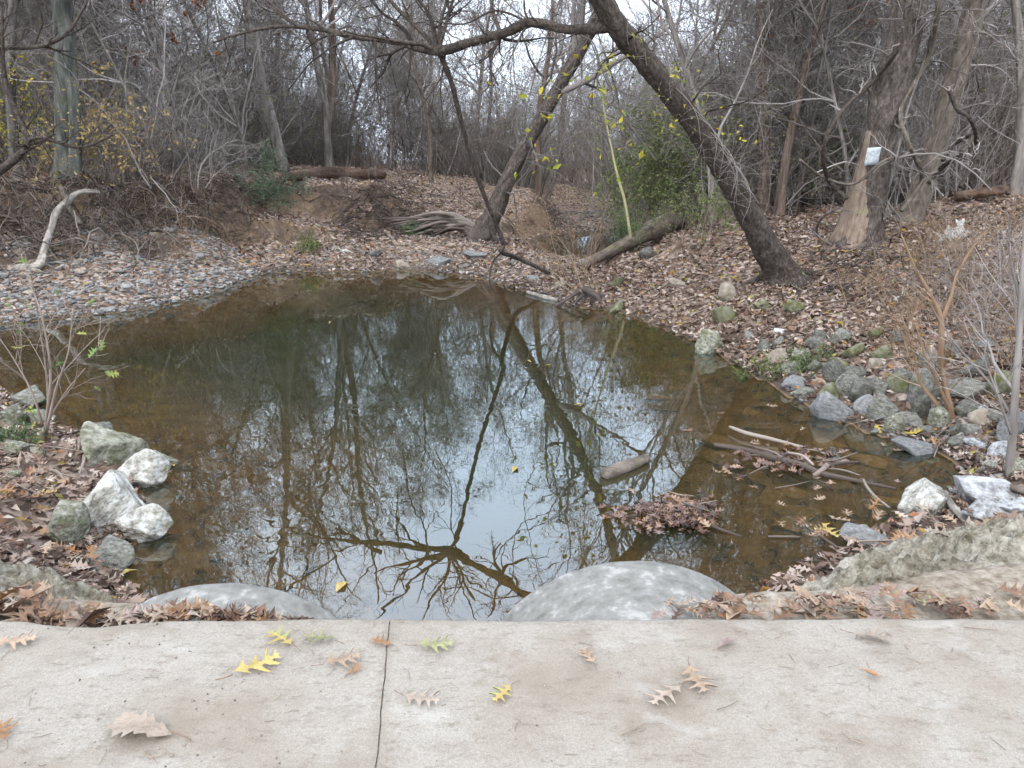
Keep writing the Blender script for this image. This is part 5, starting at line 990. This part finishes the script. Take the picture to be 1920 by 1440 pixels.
sapling('multi_stem_sapling', 'thin multi stemmed sapling with a few green leaves at the pond edge', [[(82, 832, 0, 7), (88, 780, 0, 6), (95, 700, 0, 4.5), (84, 620, 0, 3.5), (68, 560, .05, 3), (50, 520, .1, 2)], [(86, 830, 0, 5), (90, 740, .05, 4.5), (80, 650, .1, 3), (62, 540, .1, 2.2), (45, 500, .15, 1.6)], [(86, 815, 0, 6), (105, 730, -.05, 5), (128, 660, -.05, 3), (136, 580, 0, 2)],
         [(80, 800, 0, 5), (62, 740, 0, 4), (30, 680, 0, 3), (0, 635, 0, 2)], [(90, 790, 0, 4), (120, 740, .05, 3), (160, 690, .1, 2)]], 'twig_brown', [(5, .3, 1, .6, .55, 6, .03, .15, 4), (3, .2, 1, .28, .6, 4, 0, .2, 3)], ('fresh_leaf', 20, .09, 'oak', .3), base=b0)
b0 = hit(40, 800)
sapling('leafy_seedling', 'short seedling with broad fresh green leaves at the pond edge', [[(40, 812, 0, 4), (44, 790, 0, 3), (52, 768, 0, 2)], [(40, 812, 0, 3), (36, 806, 0, 3), (25, 796, 0, 2)]], 'twig_grey', [(4, .3, 1, .14, .7, 4, 0, .2, 3)], ('fresh_leaf', 22, .1, 'oak', 0), base=b0)
# pale pole sapling with yellow leaves
b0 = gp(1182, 19.5, 440)
sapling('pale_sapling', 'pale yellow slender sapling pole with scattered yellow leaves', [[(1184, 455, 0, 6), (1172, 380, 0, 5.5), (1158, 330, 0, 5), (1145, 270, 0, 4), (1132, 200, 0, 3), (1128, 120, 0, 2.2), (1130, 30, 0, 2)]], 'pale_stem', [(9, .2, 1, .8, .9, 5, -.02, .2, 3)], ('foliage_lemon', 26, .16, 'oak', 2), base=b0)
# yellow leaves dangling on long twigs from the limb over the pond
vb = LIMB[14]; vt = empty('hanging_vine', vb, 'fine hanging vine with large yellow leaves strung between limb and leaning tree', 'vine'); g = Geo(); q = []
for pts in ([(1080, 60), (1090, 150), (1060, 240), (1040, 330)], [(1030, 55), (1000, 150), (985, 240), (1010, 300)], [(1100, 60), (1160, 200), (1230, 300)], [(960, 62), (980, 190), (1100, 230), (1200, 300)], [(900, 80), (960, 160), (1060, 190), (1140, 250)], [(1080, 60), (1120, 100), (1115, 250), (1110, 400)]):
    c, r_ = limb([(a, b, Yl+.6+.4*i, 2.2) for i, (a, b) in enumerate(pts)], 6); solid(g, c, r_, 4, 0, cap=False); tw_ = twigs(g, c, r_, [(8, .1, 1, .7, 1, 5, -.1, .3, 3)]); q.append(tw_[-1][:, 2:].reshape(-1, 3))
g.build('stem', M['twig_grey'], vt, org=vb)['kind'] = 'stuff'; q = np.concatenate(q); q = q[rng.integers(0, len(q), 70)]; V, Q, T = leaves(q, rng.uniform(.07, .16, 70), tilt=.9); Geo().add(V, Q, T).build('foliage', M['foliage_lemon'], vt, org=vb)['kind'] = 'stuff'
# lianas on the trees of the leafy bank
for pts, mt, lab in (([(1588, 372), (1556, 340), (1544, 300), (1552, 250), (1590, 195), (1640, 150), (1690, 80), (1720, -20)], 'bark_dark', 'dark liana looping round the front of the peeling tree'), ([(1690, 395), (1728, 340), (1718, 300), (1700, 260), (1690, 200), (1740, 110), (1760, 20), (1770, -60)], 'bark_tan', 'brown liana twisting between the peeling and tan trunks'),
                     ([(1800, 350), (1826, 300), (1830, 250), (1815, 218), (1795, 205), (1780, 170)], 'bark_dark', 'dark liana curling behind the tan trunk'), ([(1768, 300), (1790, 270), (1822, 255), (1800, 290), (1765, 315), (1740, 345)], 'bark_dark', 'small dark liana ring hanging on the tan trunk'),
                     ([(1560, 460), (1532, 440), (1540, 410), (1570, 390)], 'bark_tan', 'thin root like vine at the foot of the peeling tree'), ([(1610, 490), (1650, 440), (1660, 380), (1680, 300), (1700, 210), (1740, 90), (1760, 0)], 'bark_grey', 'pale vine slanting up in front of the peeling tree'),
                     ([(1500, 300), (1540, 330), (1600, 345), (1660, 300), (1720, 290)], 'bark_tan', 'thin brown vine strung across the peeling trunk')):
    Yv = 13.4; P, R = limb([(a, b, Yv+.35*math.sin(i*1.7), 8 if 'liana' in lab else 5) for i, (a, b) in enumerate(pts)], 6); g = Geo(); solid(g, P, R, 8, .12, 12); o = empty('liana', P[0], lab, 'vine'); g.build('stem', M[mt], o, org=P[0])
    g = Geo(); twigs(g, P, R, [(7, .1, 1, .7, .9, 6, -.05, .3, 3), (3, .2, 1, .3, .8, 4, 0, .3, 3)]); g.build('side_twig', M['twig_grey'], o, org=P[0])['kind'] = 'stuff'
# crooked dark tree leaning in beside the twin trunk
b0 = hit(2, 345); Yb = b0[1]-1.0; b0 = atY(-30, 345, Yb); ck = empty('crooked_tree', b0, 'crooked dark slender tree bending in front of the twin trunk', 'tree')
g = Geo()
for pts in ([(-40, 350, 0, 16), (0, 320, 0, 15), (40, 288, 0, 14), (51, 265, 0, 12), (42, 235, 0, 11), (22, 190, 0, 10), (8, 140, 0, 9), (-5, 60, 0, 8), (-15, -60, 0, 5)], [(51, 262, 0, 8), (80, 258, 0, 7), (120, 270, 0, 7), (150, 276, .1, 6), (185, 266, .3, 4), (215, 250, .4, 3)], [(-2, 88, 0, 8), (40, 90, 0, 8), (85, 84, 0, 7), (122, 66, 0, 6), (148, 30, .1, 5), (170, -10, .2, 4), (210, -70, .4, 2)], [(10, 150, 0, 6), (5, 80, -.2, 5), (4, 20, -.3, 4)]):
    c, r_ = limb([(a, b, Yb+d, w) for a, b, d, w in pts], 5); solid(g, c, r_, 9, .12, 9); twigs(g, c, r_, [(7, .2, 1, 1.1, .8, 6, .03, .25, 4), (5, .2, 1, .5, .8, 5, 0, .3, 3)])
g.build('trunk', M['bark_dark'], ck, org=b0)
# rusty leaved branches above the yellow shrub
b0 = gp(330, 22); rt = empty('rusty_oak', b0, 'young oak with hanging rusty brown leaf clusters behind the yellow shrub', 'tree'); g = Geo(); q = []
for pts in ([(330, 325, 0, 11), (322, 220, 0, 9), (300, 120, .2, 8), (260, 30, .3, 6), (240, -60, .5, 4)], [(318, 200, 0, 6), (340, 120, 0, 5), (360, 70, 0, 4), (380, 40, .1, 2)], [(305, 140, 0, 6), (250, 100, -.2, 4), (180, 88, -.4, 3)], [(275, 50, 0, 5), (220, 20, -.3, 4), (190, 10, -.5, 2)]):
    c, r_ = limb([(a, b, 22+d, w) for a, b, d, w in pts], 5); solid(g, c, r_, 8, .1, 6); tw_ = twigs(g, c, r_, [(8, .3, 1, 1.0, .8, 6, .0, .25, 4), (5, .2, 1, .45, .8, 5, 0, .3, 3)]); q.append(tw_[-1][:, 1:].reshape(-1, 3))
g.build('trunk', M['bark_grey'], rt, org=b0); q = np.concatenate(q); q = q[q[:, 2] > 4.2]; q = q[fbm(q*1.3, 2) > .05]; q = q[rng.integers(0, len(q), 420)]; V, Q, T = leaves(q, rng.uniform(.09, .17, 420), tilt=1); Geo().add(V, Q, T).build('foliage', M['foliage_rust'], rt, org=b0)['kind'] = 'stuff'

# ================================================================== SMALL THINGS
def scrap(name, label, px, py, w, h, mat_='white_scrap', lift=.0, Y=None):
    p = hit(px, py) if Y is None else atY(px, py, Y); s = pxsize(w, p); t = pxsize(h, p); u = np.linspace(-.5, .5, 6); k = rng.uniform(0, 6, 3)
    V = np.array([(a*s*(1+.3*math.sin(b*7+k[0])), .25*s*math.sin(a*5+k[1]+b*3), b*t*(1+.3*math.cos(a*6+k[2]))+t*.5+lift) for b in u for a in u]); q = [[r*6+c, r*6+c+1, r*6+c+7, r*6+c+6] for r in range(5) for c in range(5)]
    o = mk(name, V, [q], M[mat_]); o.location = tuple(p); o.modifiers.new('thickness', 'SOLIDIFY').thickness = .004; return tag(o, label, 'litter')
scrap('plastic_scrap', 'torn white plastic scrap snagged in the brown brush', 1788, 458, 30, 34, lift=.0)
scrap('plastic_scrap', 'small white plastic wisp above the torn white scrap', 1798, 430, 12, 18, Y=hit(1788, 458)[1])
scrap('plastic_scrap', 'grey plastic flap beside the torn white scrap', 1766, 452, 18, 14, 'paper', Y=hit(1788, 458)[1])
scrap('plastic_scrap', 'thin white plastic shred lying in leaves below the brush', 1692, 562, 8, 20)
scrap('plastic_scrap', 'crumpled white scrap beside the thin plastic shred', 1680, 566, 10, 8)
p = hit(1461, 628); L_ = pxsize(20, p); g = Geo(); solid(g, np.array([p+[-L_/2, .02, .05], p+[0, 0, .045], p+[L_/2, -.03, .04]]), np.array([.034, .036, .034]), 12, 0); o = g.build('white_tube', M['white_scrap'], org=p); o.location = tuple(p); tag(o, 'short white plastic tube lying on the leaves near the waterline', 'litter')

# single leaves: shared blades, coloured per object
LM = {}
for nm, c in (('tan', (.3, .215, .15)), ('brown', (.2, .12, .08)), ('pale', (.3, .24, .19)), ('yellow', (.37, .28, .1)), ('orange', (.27, .15, .075)), ('green', (.25, .245, .12)), ('pink', (.28, .205, .18)), ('dark', (.10, .06, .045))):
    LM[nm] = material('leaf_'+nm, [(.3, tuple(.62*v for v in c)), (.5, c), (.7, tuple(min(1.15*v+.02, .8) for v in c))], 3.5, bump=.3, bscale=14, dist=.05, rough=.7, transl=.1, rnd=.15)
LM['turning'] = material('leaf_turning', [(.36, (.36, .22, .1)), (.5, (.4, .31, .1)), (.62, (.28, .31, .12))], 1.6, bump=.3, bscale=14, dist=.05, rough=.7, transl=.1)
def blade(kind, curl, fold, seed):
    T, Q = LT[kind]; V = T.copy()
    V[:, 2] = curl*V[:, 0]**2+fold*np.abs(V[:, 1])+(.03+min(abs(fold), .14)*.5)*np.sin(V[:, 0]*9+seed)*np.abs(V[:, 1])*2+.04*np.sin(seed*3+V[:, 1]*8)
    V[:, 1] += .06*np.sin(V[:, 0]*4+seed); V[:, 2] -= V[:, 2].min()
    nx_ = len(V)
    o = mk('leaf', V, [Q], LM['tan']); me = o.data; bpy.data.objects.remove(o); return me, V[1]
BL = {'oak': [blade('pinoak', c, f, s) for c, f, s in ((.35, .12, 0), (-.25, .2, 1.3), (.55, .3, 2.2), (.15, .4, 4.1), (-.5, .1, 5.2))], 'white': [blade('white', .3, .2, 1), blade('white', -.3, .35, 2.5)], 'simple': [blade('simple', .4, .5, 1), blade('simple', -.3, .7, 3)], 'flat': [blade('pinoak', c, f, s) for c, f, s in ((.12, .03, 0), (-.1, .06, 1.3), (.2, .08, 2.2), (.05, -.04, 4.1))]}
stalk_me = mk('stalk', tubes(np.array([[-.5, 0, .02], [-.62, .01, .015], [-.74, .04, .01], [-.85, .09, .01]]), np.array([.012, .01, .009, .011]), 5)[0], [tubes(np.zeros((4, 3))+np.arange(4)[:, None], np.ones(4), 5)[1]], LM['brown']); _o = stalk_me; stalk_me = _o.data; bpy.data.objects.remove(_o)
def leaf(p, size, kind, mat_, yaw, label, grp=None, tx=0, ty=0, stalk=True):
    vs = BL[kind]; me, _ = vs[rng.integers(0, len(vs))]; o = bpy.data.objects.new('oak_leaf' if kind != 'simple' else 'fallen_leaf', me); COL.objects.link(o); o.location = tuple(p); o.rotation_euler = (tx, ty, yaw); o.scale = (size,)*3
    o.material_slots[0].link = 'OBJECT'; o.material_slots[0].material = LM[mat_]
    if stalk:
        s = bpy.data.objects.new('stalk', stalk_me); COL.objects.link(s); s.parent = o
    return tag(o, label, 'leaf', grp)
for (px, py, w, kd, mt, yaw, lab) in ((30, 1205, 62, 'oak', 'tan', .3, 'tan lobed oak leaf on the slab just below the leaf heap'), (526, 1202, 62, 'oak', 'turning', 2.6, 'yellow green mottled oak leaf near the slab edge'), (482, 1250, 78, 'oak', 'yellow', .7, 'big yellow oak leaf on the slab'), (600, 1200, 56, 'oak', 'green', 2.9, 'small greenish oak leaf near the slab edge'),
                                      (642, 1240, 60, 'oak', 'tan', .35, 'tan oak leaf lying left of the slab joint next to two scraps'), (716, 1206, 40, 'oak', 'orange', 2.7, 'folded orange tan oak leaf lying on the slab joint'), (816, 1212, 60, 'oak', 'green', .1, 'pale green oak leaf just past the slab joint'), (1103, 1232, 46, 'oak', 'tan', 1.9, 'small light tan oak leaf alone in mid slab'),
                                      (942, 1302, 50, 'oak', 'turning', -2.2, 'narrow curled oak leaf with yellow tip in mid slab'), (1250, 1308, 74, 'oak', 'pale', -2.4, 'pale brown spread oak leaf beside another oak leaf'), (1304, 1278, 70, 'oak', 'tan', -1.5, 'deeply lobed tan oak leaf touching a dark twig'), (1362, 1209, 42, 'simple', 'pink', .7, 'smooth pinkish unlobed leaf on the slab'),
                                      (1636, 1199, 60, 'oak', 'pale', -.4, 'thin pale oak leaf curled on the slab below the apron'), (266, 1370, 110, 'white', 'pale', 3.0, 'large pale round lobed oak leaf on the slab'), (4, 1376, 60, 'oak', 'orange', 2.4, 'orange oak leaf on the slab beside the large pale one'), (664, 1258, 30, 'oak', 'orange', 1.2, 'small brown oak leaf scrap under the tan leaf'), (1632, 1268, 32, 'simple', 'orange', -.8, 'rolled orange brown leaf on the slab'), (790, 1315, 62, 'oak', 'pale', -.3, 'faded flattened oak leaf on the slab right of the joint')):
    p = atZ(px, py, 1.006); leaf(p+[0, 0, .006], pxsize(w, p)*1.12, 'flat' if kd == 'oak' else kd, mt, yaw, lab, tx=rng.normal(0, .02), ty=rng.normal(0, .02))
MIXL = ['tan', 'tan', 'brown', 'brown', 'pale', 'brown', 'orange', 'dark', 'pink', 'brown', 'tan', 'pale', 'dark']
for k in range(190):
    px = -120+690*rng.random()**1.15; t = rng.random(); top = np.interp(px, [-120, 60, 230, 300, 400, 500, 560], [1105, 1112, 1120, 1130, 1149, 1158, 1163]); py = top+(1162-top)*t
    p = atZ(px, py, .93); p[1] = min(p[1], 2.75); p[2] = .87+.09*rng.random()+.02; p[1] = max(p[1], SLAB_Y+.03); dx_ = p[0]+1.128
    if abs(dx_) < .6 and p[1] < 2.6: p[2] = max(p[2]-.03, .26+math.sqrt(.69**2-dx_**2)+.012); p[1] = SLAB_Y+.02+(p[1]-SLAB_Y)*.5
    leaf(p, rng.uniform(.08, .145), 'oak' if rng.random() < .75 else 'simple', 'yellow' if rng.random() < .015 else rng.choice(MIXL), rng.uniform(0, 6.28), 'dry brown leaf in the heap along the slab edge over the buried pipe', 'leaves heaped along the slab edge', rng.normal(0, .45), rng.normal(0, .45), stalk=False)
for k in range(95):
    px = 1225+695*rng.random()**.8; py = 1156-rng.random()**2*(30 if px < 1500 else 42); p = atZ(px, py, .95); p[1] = max(p[1], SLAB_Y+.03); p[2] = .945+.035*rng.random()
    leaf(p, rng.uniform(.06, .12), 'oak' if rng.random() < .75 else 'simple', rng.choice(MIXL+['green']), rng.uniform(0, 6.28), 'dry leaf lodged in the gap between slab and brown apron', 'leaves lodged along the brown apron', rng.normal(0, .25), rng.normal(0, .25), stalk=False)
# leaves on rubble and near banks (single large ones)
def ray_any(px, py, z): return atZ(px, py, z)
for k in range(60):
    px, py = (rng.uniform(0, 150), rng.uniform(850, 960)) if k < 24 else (rng.uniform(0, 200), rng.uniform(1030, 1110)) if k < 36 else (rng.uniform(1480, 1920), rng.uniform(985, 1070))
    p = hit(px, py); onr = k >= 24
    leaf(p+[0, 0, .06 if not onr else .17], rng.uniform(.09, .15), 'oak', rng.choice(MIXL+['orange', 'tan', 'yellow']), rng.uniform(0, 6.28), 'large dry oak leaf on the leafy bank beside the ribbed boulder' if k < 24 else 'dry oak leaf lying on the tan concrete rubble' if k < 36 else 'dry oak leaf lying on the olive concrete rubble', 'oak leaves on the leafy bank' if k < 24 else 'oak leaves on the tan rubble' if k < 36 else 'oak leaves on the olive rubble', rng.normal(0, .3), rng.normal(0, .3), stalk=False)
# floating leaves
for k in range(34):
    px, py = rng.uniform(1180, 1700), rng.uniform(740, 1060); p = atZ(px, py, .004)
    if sdf(POND, p[:1], p[1:2])[0] > -.1: continue
    leaf(p, rng.uniform(.08, .13), 'oak', rng.choice(['tan', 'tan', 'brown', 'tan', 'brown', 'pink']), rng.uniform(0, 6.28), 'single oak leaf floating on the brown shallows', 'leaves floating on the shallows', 0, 0)
for (px, py) in ((990, 678), (1028, 686), (620, 605), (966, 880), (1085, 760), (640, 1100), (240, 1075), (325, 870)):
    p = atZ(px, py, .004); leaf(p, .12, 'simple', 'yellow', rng.uniform(0, 6.28), 'single yellow leaf floating on the open pond', 'yellow leaves floating on the open pond', 0, 0)
g = Geo()
c = np.array([atZ(a, b, .008) for a, b in zip(rng.normal(1258, 40, 300), rng.normal(968, 14, 300))]); c[:, 2] += rng.uniform(0, .035, len(c)); V, Q, T = leaves(c, rng.uniform(.07, .115, len(c)), 'oak', tilt=.22); g.add(V, Q, T)
c = np.array([atZ(a, b, .006) for a, b in zip(rng.normal(1470, 60, 120), rng.normal(868, 16, 120))]); c[:, 2] += rng.uniform(0, .04, len(c)); V, Q, T = leaves(c, rng.uniform(.07, .12, len(c)), 'oak', tilt=.3); g.add(V, Q, T)
x = rng.uniform(-5, 6, 9000); y = rng.uniform(3.2, 14, 9000); d = sdf(POND, x, y); ok = (d < -.02) & (d > -.9) & (rng.random(9000) < np.exp(d*2.2)*.8); x, y = x[ok], y[ok]; z = np.minimum(H(x, y)+.015, -.012)
V, Q, T = leaves(np.stack([x, y, z], -1), rng.uniform(.07, .12, len(x)), 'oak', tilt=.12); g.add(V, Q, T)
tag(g.build('soaked_leaves', M['litter_wet']), 'soaked reddish leaves rafted on and under the shallow water', 'leaves', kind='stuff')

# twigs and crumbs on the slab
tm = []
for q in range(4):
    P = cat(np.array([[-.5, 0, 0], [-.15, rng.normal(0, .06), .01], [.2, rng.normal(0, .06), .01], [.5, rng.normal(0, .05), 0]]), 2); V, Q = tubes(P, np.linspace(.02, .012, len(P)), 5); o = mk('twig', V, [Q], M['stick']); tm.append(o.data); bpy.data.objects.remove(o)
M['twig_plain'] = material('twig_plain', [(.3, (.13, .09, .065)), (.6, (.26, .19, .14)), (.75, (.42, .33, .25))], 2, bump=0, rnd=.4)
TWP = [(110, 1246, 34), (265, 1326, 26), (285, 1420, 50), (1365, 1325, 50), (1475, 1252, 30), (1570, 1248, 40), (1390, 1180, 36), (1460, 1192, 30), (1565, 1212, 30), (1300, 1180, 22), (1100, 1188, 26), (900, 1320, 20), (1010, 1420, 24), (1190, 1368, 60), (1440, 1365, 40), (1600, 1385, 44), (1840, 1180, 60), (1890, 1340, 40), (1770, 1302, 34), (700, 1300, 30), (645, 1410, 26), (845, 1398, 24), (780, 1360, 26), (300, 1413, 70), (200, 1333, 30), (40, 1406, 30), (1620, 1395, 46), (1680, 1180, 30), (1740, 1330, 30), (1230, 1358, 30), (960, 1170, 30), (1840, 1420, 30), (560, 1305, 24), (230, 1265, 24)]
for px, py, w in TWP:
    p = atZ(px, py, 1.006); s = pxsize(w, p); o = bpy.data.objects.new('twig', tm[rng.integers(0, 4)]); COL.objects.link(o); o.location = (p[0], p[1], 1.0075); o.scale = (s, s, min(s*.7, .1)); o.rotation_euler = (0, 0, rng.uniform(-1, 1))
    o.material_slots[0].link = 'OBJECT'; o.material_slots[0].material = M['twig_plain']; tag(o, 'thin dry twig lying on the concrete slab', 'twig', 'twigs on the slab')
n = 1300; x = rng.uniform(-2.4, 2.4, n); y = rng.uniform(1.3, SLAB_Y-.02, n); k = fbm(np.stack([x*2.5, y*2.5, x*0], -1), 3); ok = rng.random(n) < np.clip(.35+k*1.2, .05, 1); x, y = x[ok], y[ok]; s = rng.uniform(.003, .013, len(x))*rng.uniform(.4, 1, len(x))
g = Geo(); V, F_, T = pebbles(np.column_stack([x, y, np.full(len(x), 1.003)]), s); g.add(V, F_, T)
m_ = 170; x = rng.uniform(-2.4, 2.4, m_); y = rng.uniform(1.3, SLAB_Y-.02, m_); a = rng.uniform(0, 6.28, m_); L_ = rng.uniform(.01, .05, m_)[:, None]; t = np.linspace(-.5, .5, 3)[None]
P = np.stack([x[:, None]+np.cos(a)[:, None]*t*L_, y[:, None]+np.sin(a)[:, None]*t*L_+rng.normal(0, .003, (m_, 3)), np.full((m_, 3), 1.004)], -1); V, Q = tubes(P, np.full((m_, 3), .0009), 3); g.add(V, Q, np.repeat(rng.uniform(.3, 1, m_), 9))
M['crumb'] = material('crumb', [(0, (.07, .05, .04)), (.6, (.2, .15, .115)), (1, (.4, .33, .26))], attr=True, bump=0)
tag(g.build('slab_debris', M['crumb']), 'tiny crumbs and bits of twig on the slab', 'debris', kind='stuff')
